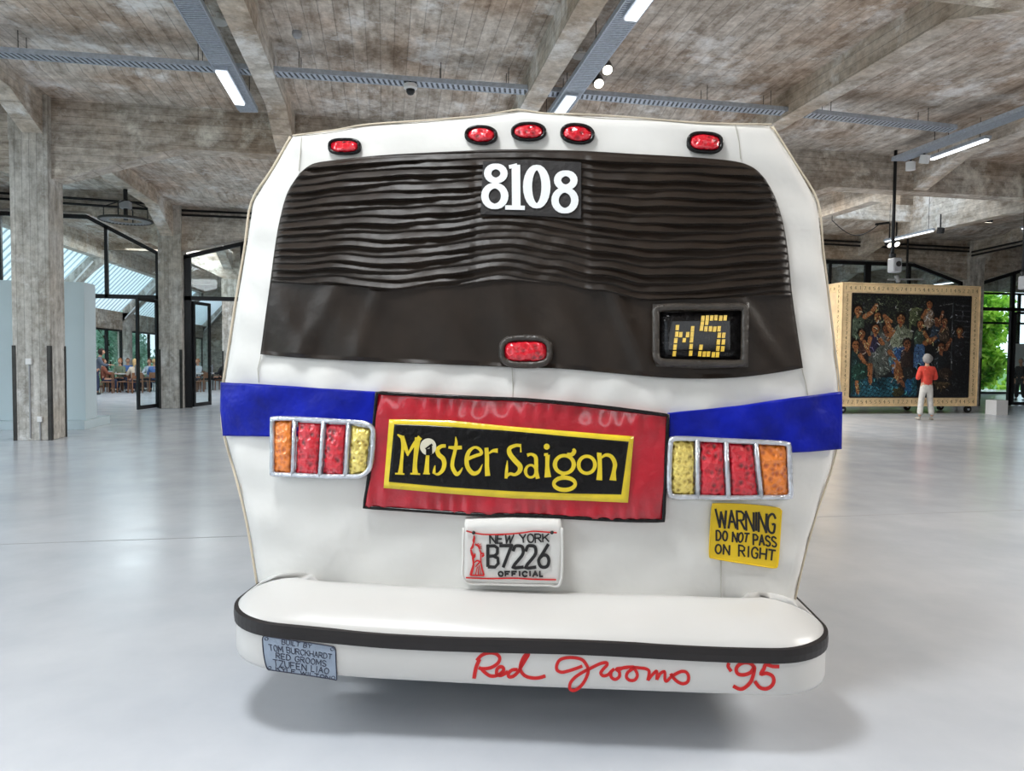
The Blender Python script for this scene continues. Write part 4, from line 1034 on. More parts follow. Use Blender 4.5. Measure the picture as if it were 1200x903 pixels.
# ================================================================ trees outside
def leafy(name, loc, R_, H, n_, mat, label, seed, group=None, size=0.16):
    rg = random.Random(seed); root = empty(name, loc, rg.uniform(0, 6), label, 'tree', group)
    q = MB(); q.tube([(0, 0, -0.3), (0.1, 0, H*0.35), (0, 0.1, H*0.75)], [0.16, 0.12, 0.05], 8)
    for k in range(6):
        a = rg.uniform(0, 6.28); z = rg.uniform(0.3, 0.6)*H; q.tube([(0.05, 0, z), (math.cos(a)*R_*0.6, math.sin(a)*R_*0.6, z+H*0.2)], [0.05, 0.015], 6)
    q.build('trunk', M['bark'], root)
    blobs = [(rg.uniform(-1, 1)*R_*0.6, rg.uniform(-1, 1)*R_*0.6, H*rg.uniform(0.12, 0.95), rg.uniform(0.35, 0.6)*R_) for _ in range(14)]
    q = MB()
    for i in range(n_):
        b_ = blobs[i % 14]; u = rg.uniform(-1, 1); t = rg.uniform(0, 2*PI); s_ = math.sqrt(1-u*u); rr_ = b_[3]*rg.uniform(0.75, 1.0)
        c = Vector((b_[0]+rr_*s_*math.cos(t), b_[1]+rr_*s_*math.sin(t), max(0.05, b_[2]+rr_*u)))
        a = Vector((rg.uniform(-1, 1), rg.uniform(-1, 1), rg.uniform(-1, 1))).normalized(); bb = a.cross(Vector((rg.uniform(-1, 1), rg.uniform(-1, 1), 1))).normalized()
        z = size*rg.uniform(0.6, 1.3)
        q.add([c-a*z, c+bb*z*0.5, c+a*z, c-bb*z*0.5], [(0, 1, 2, 3)])
    tag(q.build('leaves', mat, root, rec=False), kind='stuff')
    return root
k = 0
for (x, y, R_, H) in ((26.0, 36.0, 2.6, 6.0), (30.0, 38.0, 3.0, 7.5), (34.5, 37.5, 3.0, 7.0), (22.5, 38.5, 2.8, 6.5), (28.0, 43.0, 3.5, 9.0), (33.5, 44, 3.4, 9), (27.5, 33.6, 1.9, 5.0), (24.2, 34.2, 1.8, 4.6), (31.5, 34.0, 2.0, 5.2)):
    leafy('garden_tree', (x, y, -0.3), R_, H, 5200, M['leaf'], 'bright green leafy tree in the garden behind the right doorway', 40+k, 'garden trees behind the right doorway', 0.27); k += 1
for (x, y) in ((-16.5, 31), (-17.5, 35), (-16.8, 39), (-17.2, 43), (-16.8, 47.5), (-17.5, 52), (-21, 37), (-21, 46), (-20, 57)):
    leafy('window_tree', (x, y, -0.3), 2.3, 5.2, 4200, M['leaf_blue'], 'soft green tree outside the cafe windows', 60+k, 'trees outside the cafe windows'); k += 1

# ================================================================ the fabric bus
TB = YAW+math.radians(3.6)
BX = Vector((math.cos(TB), -math.sin(TB), 0)); BY = Vector((math.sin(TB), math.cos(TB), 0))
dc = cray(621, 418); dc.z = 0; dc.normalize()
BO = Vector((0, 0, 0))+dc*3.16
bus = empty('fabric_bus', BO, -TB, 'large white fabric city bus sculpture seen from behind with pleated black rear window', 'bus')
def loc_ray(px, py):
    d = cray(px, py); p0 = CAM-BO
    return Vector((p0.dot(BX), p0.dot(BY), p0.z)), Vector((d.dot(BX), d.dot(BY), d.z))
def gsurf(x, z):
    y = 0.10*max(0.0, z-1.4)**1.3+0.10*min(1.6, abs(x)/1.25)**4
    return y-0.025*math.exp(-((x*x)/0.8+(z-1.0)**2/0.5))
def hit(px, py, f):
    p0, d = loc_ray(px, py); a, b = 1.5, 4.6
    for _ in range(30):
        m_ = (a+b)/2; q = p0+d*m_
        if q.y-f(q.x, q.z) > 0: b = m_
        else: a = m_
    return p0+d*(a+b)/2
def S(px, py, off=0.0): return hit(px, py, lambda x, z: gsurf(x, z)-off)
BHX = 1.00; BR = 0.295; BF = -0.334; BCX = -0.01
def bumper_y(x):
    a = abs(x-BCX)
    if a < BHX: return BF
    u = min(a-BHX, BR*0.995); return BF+BR-math.sqrt(BR*BR-u*u)
def SB(px, py, off=0.0): return hit(px, py, lambda x, z: bumper_y(x)-off)

def resample(pts, n_):
    pts = [Vector((p[0], p[1], 0)) for p in pts]; ds = [0]
    for a, b in zip(pts[:-1], pts[1:]): ds.append(ds[-1]+(b-a).length)
    out = []
    for i in range(n_):
        t = ds[-1]*i/(n_-1); k = 0
        while k < len(ds)-2 and ds[k+1] < t: k += 1
        u = (t-ds[k])/max(1e-9, ds[k+1]-ds[k]); out.append(pts[k].lerp(pts[k+1], u))
    return out
def crom(pts, sub=6, closed=False):
    """smooth curve through points (tuples of any length)"""
    n_ = len(pts); out = []
    D = len(pts[0])
    for i in range(n_ if closed else n_-1):
        g_ = (lambda k: pts[k % n_]) if closed else (lambda k: pts[max(0, min(n_-1, k))])
        a, b, c, d = g_(i-1), g_(i), g_(i+1), g_(i+2)
        for s in range(sub):
            t = s/sub
            out.append(tuple(0.5*((2*b[j])+(-a[j]+c[j])*t+(2*a[j]-5*b[j]+4*c[j]-d[j])*t*t+(-a[j]+3*b[j]-3*c[j]+d[j])*t**3) for j in range(D)))
    if not closed: out.append(tuple(pts[-1]))
    return out
def coons(top, bot, nx, ny, left=None, right=None):
    """grid of picture points between four edge lines (top, bottom: left to right; sides: top to bottom)"""
    T = resample(top, nx); B = resample(bot, nx)
    Lf = resample(left or [tuple(T[0]), tuple(B[0])], ny); Rt = resample(right or [tuple(T[-1]), tuple(B[-1])], ny)
    out = []
    for j in range(ny):
        v = j/(ny-1); row = []
        for i in range(nx):
            u = i/(nx-1)
            p = T[i]*(1-v)+B[i]*v+Lf[j]*(1-u)+Rt[j]*u-(T[0]*(1-u)*(1-v)+T[-1]*u*(1-v)+B[0]*(1-u)*v+B[-1]*u*v)
            row.append((p.x, p.y))
        out.append(row)
    return out
def sheet(name, grid, off, mat, parent, thick=0.0, F=S, smooth=True, label=None):
    """off: number or f(u,v,px,py); closed by a rim going back by thick"""
    ny, nx = len(grid), len(grid[0]); q = MB()
    for j in range(ny):
        for i in range(nx):
            px, py = grid[j][i]
            o = off(i/(nx-1), j/(ny-1), px, py) if callable(off) else off
            q.v.append(tuple(F(px, py, o)))
    q.f = [(j*nx+i, (j+1)*nx+i, (j+1)*nx+i+1, j*nx+i+1) for j in range(ny-1) for i in range(nx-1)]
    if thick:
        ring = [(0, i) for i in range(nx)]+[(j, nx-1) for j in range(1, ny)]+[(ny-1, i) for i in range(nx-2, -1, -1)]+[(j, 0) for j in range(ny-2, 0, -1)]
        b0 = len(q.v)
        for (j, i) in ring:
            v = q.v[j*nx+i]; q.v.append((v[0], v[1]+thick, v[2]))
        m_ = len(ring)
        for k in range(m_):
            a = ring[k][0]*nx+ring[k][1]; b = ring[(k+1) % m_][0]*nx+ring[(k+1) % m_][1]
            q.f.append((a, b, b0+(k+1) % m_, b0+k))
    o = q.build(name, mat, parent, smooth=smooth, rec=False)
    if thick and smooth:
        pol = o.data.polygons
        for k in range((nx-1)*(ny-1), len(pol)): pol[k].use_smooth = False
    return tag(o, label)
def fan(name, outline, off, mat, parent, thick=0.004, F=S, dome=0.0, rings=1, label=None):
    """filled flat or domed shape from a closed picture outline (star-shaped about its centre)"""
    n_ = len(outline); cx = sum(p[0] for p in outline)/n_; cy = sum(p[1] for p in outline)/n_; q = MB()
    R_ = rings if dome == 0 else max(rings, 6)
    for r in range(R_, 0, -1):
        t = r/R_; o = off+dome*math.sqrt(max(0, 1-t**2.5))
        for (x, y) in outline: q.v.append(tuple(F(cx+(x-cx)*t, cy+(y-cy)*t, o)))
    q.v.append(tuple(F(cx, cy, off+dome))); c = len(q.v)-1
    for r in range(R_-1):
        for i in range(n_): q.f.append((r*n_+i, r*n_+(i+1) % n_, (r+1)*n_+(i+1) % n_, (r+1)*n_+i))
    for i in range(n_): q.f.append(((R_-1)*n_+i, (R_-1)*n_+(i+1) % n_, c))
    b0 = len(q.v)
    for i in range(n_): v = q.v[i]; q.v.append((v[0], v[1]+thick, v[2]))
    for i in range(n_): q.f.append((i, b0+i, b0+(i+1) % n_, (i+1) % n_))
    return tag(q.build(name, mat, parent, smooth=(dome > 0)), label)
def ell(cx, cy, rx, ry, a0=0, a1=360, n_=24, p=2.0):
    out = []
    for i in range(n_):
        t = math.radians(a0+(a1-a0)*i/(n_ if a1-a0 == 360 else n_-1)); c, s = math.cos(t), math.sin(t)
        out.append((cx+rx*math.copysign(abs(c)**(2/p), c), cy+ry*math.copysign(abs(s)**(2/p), s)))
    return out
def ribbon_into(q, pts, off, thick=0.004, F=S, closed=False):
    """pts: (px, py, width px)"""
    n_ = len(pts); b0 = len(q.v)
    for i in range(n_):
        a = pts[(i-1) % n_] if (closed or i) else pts[i]; b = pts[(i+1) % n_] if (closed or i < n_-1) else pts[i]
        dx, dy = b[0]-a[0], b[1]-a[1]; l = math.hypot(dx, dy) or 1; nx_, ny_ = -dy/l, dx/l; w2 = pts[i][2]/2
        A = F(pts[i][0]+nx_*w2, pts[i][1]+ny_*w2, off); B = F(pts[i][0]-nx_*w2, pts[i][1]-ny_*w2, off)
        q.v += [tuple(A), tuple(B), (A.x, A.y+thick, A.z), (B.x, B.y+thick, B.z)]
    for i in range(n_ if closed else n_-1):
        a = b0+4*i; b = b0+4*((i+1) % n_)
        q.f += [(a, b, b+1, a+1), (a, a+2, b+2, b), (a+1, b+1, b+3, a+3)]
    if not closed:
        q.f += [(b0, b0+1, b0+3, b0+2), (b0+4*n_-4, b0+4*n_-2, b0+4*n_-1, b0+4*n_-3)]
    return q
def ribbon(name, pts, off, mat, parent, thick=0.004, F=S, closed=False, w_=None, smooth=0, label=None):
    if w_ is not None: pts = [(p[0], p[1], w_) for p in pts]
    if smooth: pts = crom(pts, smooth, closed)
    return tag(ribbon_into(MB(), pts, off, thick, F, closed).build(name, mat, parent), label)
def cord(name, pts, r, off, mat, parent, closed=False, F=S, n_=8, label=None):
    return tag(MB().tube([F(p[0], p[1], off) for p in pts], r, n_, closed).build(name, mat, parent, smooth=True), label)

# ---- stroke alphabet (unit box, y down) for hand-lettered signs
O_ = [(.5+.48*math.sin(t*PI/8), .5-.5*math.cos(t*PI/8)) for t in range(17)]
GL = {'A': [[(0,1),(.5,0),(1,1)], [(.2,.62),(.8,.62)]], 'B': [[(0,0),(0,1)], [(0,0),(.6,0),(.88,.12),(.85,.36),(.6,.48),(0,.48)], [(.55,.48),(.9,.6),(.95,.82),(.65,1),(0,1)]],
      'C': [[(.95,.2),(.75,.03),(.4,0),(.1,.2),(0,.5),(.1,.8),(.4,1),(.75,.97),(.95,.8)]], 'D': [[(0,0),(0,1),(.5,1),(.85,.8),(.95,.5),(.85,.2),(.5,0),(0,0)]],
      'E': [[(.9,0),(0,0),(0,1),(.95,1)], [(0,.5),(.75,.5)]], 'F': [[(.95,0),(0,0),(0,1)], [(0,.48),(.75,.48)]],
      'G': [[(.95,.2),(.7,.02),(.35,.02),(.05,.25),(0,.6),(.15,.9),(.5,1),(.85,.93),(.92,.55),(.55,.55)]], 'H': [[(0,0),(0,1)], [(1,0),(1,1)], [(0,.5),(1,.5)]],
      'I': [[(.5,0),(.5,1)]], 'K': [[(0,0),(0,1)], [(.95,0),(0,.6)], [(.35,.4),(1,1)]], 'L': [[(0,0),(0,1),(.9,1)]],
      'M': [[(0,1),(.05,0),(.5,.7),(.95,0),(1,1)]], 'N': [[(0,1),(0,0),(1,1),(1,0)]], 'O': [O_], 'P': [[(0,1),(0,0),(.6,0),(.95,.2),(.85,.48),(.5,.55),(0,.55)]],
      'R': [[(0,1),(0,0),(.6,0),(.92,.15),(.85,.42),(.55,.5),(0,.5)], [(.4,.5),(1,1)]], 'S': [[(.9,.12),(.6,0),(.2,.05),(.05,.25),(.25,.43),(.7,.55),(.95,.76),(.75,.97),(.35,1),(.03,.88)]],
      'T': [[(0,0),(1,0)], [(.5,0),(.5,1)]], 'U': [[(0,0),(0,.7),(.2,.96),(.5,1),(.8,.96),(1,.7),(1,0)]], 'W': [[(0,0),(.25,1),(.5,.15),(.75,1),(1,0)]],
      'Y': [[(0,0),(.5,.5),(1,0)], [(.5,.5),(.5,1)]], 'Z': [[(0,0),(1,0),(0,1),(1,1)]],
      '2': [[(.03,.22),(.2,.04),(.5,0),(.8,.05),(.92,.25),(.8,.48),(.02,1),(.98,1)]], '7': [[(0,0),(1,0),(.25,1)]],
      '6': [[(.85,0),(.35,.42),(.05,.7),(.2,.95),(.5,1),(.85,.93),(.98,.7),(.8,.47),(.45,.45),(.12,.6)]]}
NARROW = {'I': 0.3, ' ': 0.55, 'L': 0.8, 'M': 1.2, 'W': 1.35}
def text_line(name, s, quad, w_, off, mat, parent, F=S, gap=0.3, thick=0.003, adv=None):
    (x0, y0), (x1, y1), (x2, y2), (x3, y3) = quad
    ws = [(adv or {}).get(c, NARROW.get(c, 1.0)) for c in s]; tot = sum(ws)+gap*(len(s)-1); u = 0.0; q = MB(); single = name != 'engraved_text'; rg = random.Random(len(s)*7+int(x0))
    for c, cw in zip(s, ws):
        for st in GL.get(c, []):
            pts = []
            for (a, b) in st:
                if c == 'I': a = 0.5
                U_ = (u+a*cw)/tot; V_ = b+rg.uniform(-.015, .015)
                pts.append((x0*(1-U_)*(1-V_)+x1*U_*(1-V_)+x2*U_*V_+x3*(1-U_)*V_, y0*(1-U_)*(1-V_)+y1*U_*(1-V_)+y2*U_*V_+y3*(1-U_)*V_, w_))
            if c in 'OSCG26' : pts = crom(pts, 3)
            # square ends
            (ax, ay, _), (bx, by, _) = pts[0], pts[1]; l = math.hypot(bx-ax, by-ay) or 1
            pts[0] = (ax-(bx-ax)/l*w_*0.35, ay-(by-ay)/l*w_*0.35, w_)
            # corner joints: split sharp polylines into segments
            k = 0
            segs = [[pts[0]]]
            for i in range(1, len(pts)):
                segs[-1].append(pts[i])
                if i < len(pts)-1:
                    d1 = (pts[i][0]-pts[i-1][0], pts[i][1]-pts[i-1][1]); d2 = (pts[i+1][0]-pts[i][0], pts[i+1][1]-pts[i][1])
                    l1 = math.hypot(*d1) or 1; l2 = math.hypot(*d2) or 1
                    if (d1[0]*d2[0]+d1[1]*d2[1])/(l1*l2) < 0.5:
                        ex = (pts[i][0]+d1[0]/l1*w_*0.4, pts[i][1]+d1[1]/l1*w_*0.4, w_); segs[-1][-1] = ex
                        segs.append([(pts[i][0]-d2[0]/l2*w_*0.4, pts[i][1]-d2[1]/l2*w_*0.4, w_)])
            for sg in segs: ribbon_into(q, sg, off+0.0002*k, thick, F); k += 1
        u += cw+gap
        if single and c != ' ': q.build('letter' if c.isalpha() else 'digit', mat, parent); q = MB()
    return None if single else tag(q.build(name, mat, parent), kind='stuff')

# ---- white rear panel
TOPL = [(343,160),(395,152),(430,148),(500,142),(560,136),(600,131.5),(612,130),(640,133),(680,136),(740,138.5),(820,144),(904,148)]
LEFTL = [(343,160),(320,200),(297,237),(289,290),(279,350),(270,410),(264,448),(262,480),(265,510),(279,560),(292,615),(305,692)]
RIGHTL = [(904,148),(930,190),(957,236),(963,290),(969,340),(976,400),(982,448),(984,480),(977,535),(956,600),(942,650),(929,708)]
BOTL = [(305,692),(450,697),(600,702),(760,707),(929,708)]
def ripple(u, v, px, py):
    e_ = min(u, 1-u)
    w1 = 0.006*math.sin(px*0.045+2.2*math.sin(py*0.02))*math.sin(py*0.03+px*0.01)
    w2 = 0.004*math.sin(px*0.11+py*0.05)*math.exp(-((py-450)/60)**2)
    w3 = 0.006*math.sin((px*0.35-py)*0.11)*max(0, 1-e_*7)
    edge = -0.03*max(0, 1-e_/0.012)**2-0.02*max(0, 1-v/0.015)**2
    return w1+w2+w3+edge
G = coons(TOPL, BOTL, 110, 90, LEFTL, RIGHTL)
rp = sheet('rear_panel', G, ripple, M['canvas'], bus, 0.02)

# ---- body behind: slightly larger beige skinned shell running forward
outl = [tuple(p)[:2] for p in resample(TOPL, 24)]+[tuple(p)[:2] for p in resample(RIGHTL, 22)][1:]+[tuple(p)[:2] for p in resample(BOTL, 14)][::-1][1:]+[tuple(p)[:2] for p in resample(LEFTL, 22)][::-1][1:-1]
base = [S(x, y, -0.03) for x, y in outl]
cz = sum(p.z for p in base)/len(base); nb = len(base)
q = MB()
for (yo, k, ab) in ((0.0, 0.996, 0), (0.012, 1.003, 0), (0.08, 1.006, 0), (0.35, 1.006, 1), (6.6, 1.0, 2), (6.9, 0.96, 2)):
    for p in base:
        y = p.y+yo if ab == 0 else (yo*0.9+p.y*0.3 if ab == 1 else yo)
        kx = k
        z = max(0.30, 0.0+cz+(p.z-cz)*k)
        q.v.append((p.x*kx, y, z if ab < 2 or p.z > 0.8 else max(0.30, z-0.1)))
for r in range(5):
    for i in range(nb): q.f.append((r*nb+i, r*nb+(i+1) % nb, (r+1)*nb+(i+1) % nb, (r+1)*nb+i))
q.f.append(tuple(range(5*nb, 6*nb)))
body = q.build('body_shell', M['canvas_edge'], bus, smooth=False)
# lower chassis behind the bumper
q = MB(); q.box(-0.93, 0.95, 0.15, 6.8, 0.27, 0.62); q.build('chassis', M['dark_plastic'], bus)
# wheels
for s in (-1, 1):
    for y in (1.7, 5.4):
        q = MB(); x = s*0.88
        q.lathe([(0.28, -0.13), (0.42, -0.12), (0.45, 0), (0.42, 0.12), (0.28, 0.13)], (x, y, 0.45), n=28, axis=0); wh = q.build('wheel', M['rubber'], bus, smooth=False)
        q = MB(); q.lathe([(0.12, -0.14), (0.26, -0.135), (0.26, 0.135), (0.12, 0.14)], (x, y, 0.45), n=20, axis=0); q.build('hub', M['silver'], wh)
# cream piping along the roof edge and both sides
cord('edge_piping', [(x, y-1.2) for x, y in crom([(x, y+1.2*math.sin(i*2.1)) for i, (x, y) in enumerate(TOPL)], 5)], 0.004, -0.012, M['canvas_edge'], bus)
cord('edge_piping', [(x-2.5, y) for x, y in crom(LEFTL, 4)], 0.006, -0.03, M['canvas_edge'], bus)
cord('edge_piping', [(x+1.5, y) for x, y in crom(RIGHTL, 4)], 0.005, -0.03, M['canvas_edge'], bus)
for pts in ([(353,160),(352,178),(350,200)], [(862,146),(866,165),(868,186)], [(306,416),(302,432),(303,448)], [(600,431),(601,450),(601,466)], [(940,432),(944,448),(947,464)], [(845,655),(845,680),(845,704)]):
    ribbon('seam', pts, 0.008, M['seam_thread'], bus, 0.003, w_=0.9)

# ---- pleated dark rear window
WT = crom([(351,203),(366,192),(392,187.5),(450,181.5),(546,176.5),(600,175),(679,176.5),(740,180),(811,184),(862,189),(884,197),(897,210)], 4)
WL = crom([(351,203),(337,225),(328,256),(322,290),(316.5,331),(311,370),(305,415)], 4)
WR = crom([(897,210),(908,230),(918,262),(924,300),(928,342),(934,385),(941,431)], 4)
WB = crom([(305,415),(350,419),(420,423),(500,426),(600,430),(660,432),(728,438),(790,443),(850,443),(900,438),(941,431)], 4)
def bottom_line(px):
    """lower end of the pleats"""
    P = [(300,329),(380,333),(455,341),(520,336),(590,328),(650,332),(700,340),(760,351),(820,349),(930,346)]
    for a, b in zip(P[:-1], P[1:]):
        if px <= b[0]: t = max(0, (px-a[0])/(b[0]-a[0])); t = t*t*(3-2*t); return a[1]*(1-t)+b[1]*t
    return P[-1][1]
def pleat(u, v, px, py):
    bl = bottom_line(px)
    edge = min(1.0, min(u, 1-u)/0.012, min(v, 1-v)/0.02)
    if py < bl:
        sag = 3.4*math.sin(px*0.014+0.8)+1.3*math.sin(px*0.037+py*0.018)+0.5*math.sin(px*0.093+py*0.07)
        cen = 4.0*math.exp(-((px-622)/70)**2)
        top_y = 178+0.00016*(px-620)**2
        ph = (py-top_y+(sag+cen)*min(1, (py-top_y)/30))/((bl-top_y)/17.0)
        f = ph-math.floor(ph); k = math.floor(ph)
        amp = 0.025*(0.75+0.35*math.sin(k*2.3+px*0.02))*(0.65 if 555 < px < 690 else 1.0)
        o = amp*(f**0.8)*(1.0 if f < 0.86 else max(0.0, (1-f)/0.14))
        o += 0.0022*math.sin(px*0.11+k*1.9+2*math.sin(px*0.05))*f
        return 0.022+o*edge
    d = (py-bl)/90
    o = 0.006*math.sin(px*0.075-py*0.03+1.3*math.sin(px*0.02))*min(1, d*2)
    o += 0.009*math.exp(-((px-370+(py-380)*0.55)/14)**2)+0.008*math.exp(-((px-430+(py-380)*0.35)/11)**2)
    o += 0.010*math.exp(-((px-905+(py-380)*(-0.7)+20)/12)**2)
    o += 0.012*math.exp(-((px-738-(py-390)*0.4)/10)**2)
    return 0.020+o*1.7*edge
sheet('rear_window', coons(WT, WB, 150, 330, WL, WR), pleat, M['pleat'], bus, 0.02)
# square black patch and the fleet number
sheet('number_patch', coons([(566,189),(620,187),(681,190)], [(563,251),(620,252),(681,256)], 8, 8), 0.040, M['pleat_patch'], bus, 0.03, smooth=False)
NO = 0.045
dg = M['white_felt']
def digit8(cx1, cy1, cx2, cy2):
    q = MB()
    ribbon_into(q, [(x, y, 6.4+2.2*abs(math.cos(math.radians(i*15)))) for i, (x, y) in enumerate(ell(cx1, cy1, 9.6, 8.2))], NO, 0.006, S, True)
    ribbon_into(q, [(x, y, 6.2+2.6*abs(math.cos(math.radians(i*15)))) for i, (x, y) in enumerate(ell(cx2, cy2, 11.6, 12.2))], NO+0.0004, 0.006, S, True)
    return q.build('digit', dg, bus)
digit8(581, 203, 579.8, 229.5)
q = MB(); ribbon_into(q, [(604.5, 193, 10), (605, 243, 10)], NO, 0.006); ribbon_into(q, [(592, 242.8, 5), (615, 243.4, 5)], NO+0.0003, 0.006); ribbon_into(q, [(596.5, 195.5, 4), (606, 193.6, 5)], NO+0.0003, 0.006); q.build('digit', dg, bus)
q = MB(); ribbon_into(q, [(x, y, 6+4.6*abs(math.cos(math.radians(i*15)))) for i, (x, y) in enumerate(ell(629, 218.5, 10.8, 22.5))], NO, 0.006, S, True); q.build('digit', dg, bus)
digit8(663, 211, 662, 234.5)

# ---- marker lights along the roof
def marker(cx, cy, rx, ry, label=None, p=2.3, off=0.012, tilt=0.0):
    def rot(pts): return [(cx+(x-cx)*math.cos(tilt)-(y-cy)*math.sin(tilt), cy+(x-cx)*math.sin(tilt)+(y-cy)*math.cos(tilt)) for x, y in pts]
    root_ = fan('marker_light', rot(ell(cx, cy, rx, ry, n_=28, p=p)), off, M['black_vinyl'], bus, 0.014, dome=0.006, label=label)
    cord('rim', rot(ell(cx, cy, rx*0.9, ry*0.86, n_=28, p=p)), 0.008, off+0.006, M['black_vinyl'], root_, True)
    fan('lens', rot(ell(cx, cy, rx*0.80, ry*0.74, n_=28, p=p)), off+0.006, M['red_foil'], root_, 0.006, dome=0.022)
    return root_
marker(403.5, 171.5, 19.5, 9.3, p=3); marker(563.7, 158, 19.5, 11.2, tilt=0.03); marker(619.5, 154, 21, 11); marker(676.7, 156.5, 20.5, 12.2, tilt=0.1); marker(826.5, 166.7, 21.5, 12.6, p=2.8, tilt=0.07)
# centre stop light with padded surround
q_ = fan('stop_light', ell(616, 411.5, 32, 20, n_=32, p=3), 0.026, M['padded'], bus, 0.02, dome=0.010)
cord('rim', ell(616, 411.5, 28, 15.5, n_=32, p=3.2), 0.014, 0.036, M['padded'], q_, True)
fan('lens', ell(616, 411.5, 24.5, 11.8, n_=32, p=3.5), 0.038, M['red_foil'], q_, 0.008, dome=0.018)

# ---- destination sign M5
rs = sheet('route_sign', coons([(765,356),(820,357),(878,354)], [(765,429),(820,432),(877,430)], 10, 8), 0.032, M['padded'], bus, 0.03)
FRP = [(770,362),(790,359.5),(820,360),(850,359.5),(868,359.5),(873,364),(873,380),(872.5,405),(871.5,421),(866,425.5),(840,426),(810,425.5),(780,424.5),(770.5,421),(768.5,412),(768.5,390),(768.5,370)]
cord('padded_frame', crom(FRP, 4, True), 0.017, 0.046, M['padded'], rs, True, n_=12)
sheet('screen', coons([(774,366),(868,364.5)], [(774,420),(868,421)], 6, 6), 0.044, M['black_vinyl'], rs, 0.012)
q = MB()
SEG = [(358,357),(352,428),(341,498),(333,567),(326,638),(395,433),(433,493),(470,433),(523,370),(518,430),(512,490),(507,562),(503,635),
       (635,257),(683,253),(730,253),(776,250),(828,255),(876,252),(628,313),(676,306),(620,363),(667,370),(716,370),(762,373),(810,370),(812,440),(860,440),(803,512),(857,512),(798,582),(850,586),(614,570),(602,640),(650,643),(695,643),(748,650),(793,650)]
for (a, b) in SEG:
    x, y = 755+a/9.23, 345+b/9.23; wv, hv = 1.9, (3.1 if (a, b) not in ((433,493),(628,313),(676,306)) else 2.5)
    P4 = [S(x-wv+0.35, y-hv, 0.051), S(x+wv+0.35, y-hv, 0.051), S(x+wv-0.35, y+hv, 0.051), S(x-wv-0.35, y+hv, 0.051)]
    q.add(list(P4)+[(p.x, p.y+0.006, p.z) for p in P4], [(0,1,2,3),(0,4,5,1),(1,5,6,2),(2,6,7,3),(3,7,4,0)])
tag(q.build('route_lettering', M['amber'], rs), kind='stuff')

# ---- blue band left and right
def satin(u, v, px, py): return 0.022+0.006*math.sin(px*0.05+py*0.09+2*math.sin(py*0.03))+0.004*math.sin(px*0.13-py*0.11)
sheet('blue_band', coons(crom([(258.5,448),(300,450),(350,453),(400,456.5),(442,459)], 3), crom([(261,510.5),(300,511),(350,511),(442,506)], 3), 50, 24, [(258.5,448),(258,480),(261,510.5)]), satin, M['blue'], bus, 0.03)
sheet('blue_band', coons(crom([(783,484),(820,480),(870,475),(930,466),(987,459)], 3), crom([(783,520),(850,522),(900,525),(930,530),(987,526)], 3), 50, 24, None, [(987,459),(987,490),(986.5,526)]), satin, M['blue'], bus, 0.03)

# ---- red sign with the show lettering
def puck(u, v, px, py):
    e_ = math.exp(-(min(v, 1-v)/0.16)**2)
    return 0.026+0.008*min(1.0, v/0.17)+0.0055*e_*math.sin(px*0.32+2*math.sin(px*0.06))+0.004*math.sin(px*0.04+py*0.07)
RT = crom([(441.5,460),(480,462),(560,466),(620,468.5),(700,476),(783,486.5)], 4); RB = crom([(426.5,594),(490,598),(560,602.5),(620,603.5),(683,607),(733,609.5),(777.5,610)], 4)
rl = [(441.5,460),(437,510),(432,560),(426.5,594)]; rr2 = [(783,486.5),(781,530),(779,575),(777.5,610)]
sg = sheet('theatre_sign', coons(RT, RB, 120, 40, rl, rr2), puck, M['red_vinyl'], bus, 0.03)
cord('black_binding', RT+crom(rr2, 3)[1:]+RB[::-1][1:]+crom(rl, 3)[::-1][1:-1], 0.0085, 0.034, M['black_vinyl'], sg, True)
YT = [(456,491.3),(500,491.8),(529.7,492.8),(600,499.8),(670,505.5),(742.7,511.3)]; YB = [(449.5,571.5),(490,575),(529.7,578.5),(600,583.6),(670,586),(736,588.8)]
IT = [(462,497),(500,498),(529.7,500),(600,505),(670,511.5),(736.7,517.3)]; IB = [(455.5,564.3),(490,567.5),(529.7,571),(600,575.3),(670,578),(728,579.2)]
sheet('yellow_border', coons(YT, YB, 40, 16), 0.046, M['yellow_vinyl'], sg, 0.012)
def vin(u, v, px, py): return 0.0475+0.0008*math.sin(px*0.1+py*0.2)
sheet('black_field', coons(IT, IB, 90, 30), vin, M['black_vinyl'], sg, 0.004)
LO = 0.0515; YV = M['yellow_vinyl']
def L1(pts): return [(450+p[0]/7.527, 480+p[1]/7.527, p[2]/7.527) for p in pts]
def L2(pts): return [(590+p[0]/7.5, 490+p[1]/7.5, p[2]/7.5) for p in pts]
def letter(strokes, fn, closed=()):
    q = MB()
    for i, st in enumerate(strokes):
        c = i in closed
        pts = fn(st)
        if len(pts) > 2: pts = crom(pts, 5, c)
        ribbon_into(q, pts, LO+0.0003*i, 0.006, S, c)
    return q.build('letter', YV, sg)
def cl(cx, cy, rx, ry, w1, w2, n_=16): return [(cx+rx*math.cos(i*2*PI/n_), cy+ry*math.sin(i*2*PI/n_), w1+(w2-w1)*abs(math.sin(i*2*PI/n_))) for i in range(n_)]
letter([[(118,218,10),(160,245,34)], [(158,230,36),(165,320,26),(152,480,30),(142,565,44)], [(98,563,14),(180,566,14)], [(160,235,34),(185,320,36),(212,400,20)], [(205,405,14),(260,310,30),(318,242,44)],
        [(298,245,52),(280,400,38),(272,500,38),(275,568,52)], [(232,563,14),(318,567,14)]], L1)
letter([[(385,400,30),(380,470,36),(374,560,48)], [(345,562,12),(404,564,12)]], L1)
letter([[(545,318,30),(505,322,32),(472,350,36),(482,395,40),(520,430,40),(532,480,38),(515,535,34),(475,568,24),(438,558,12)], [(450,490,6),(443,530,22),(440,562,28)]], L1)
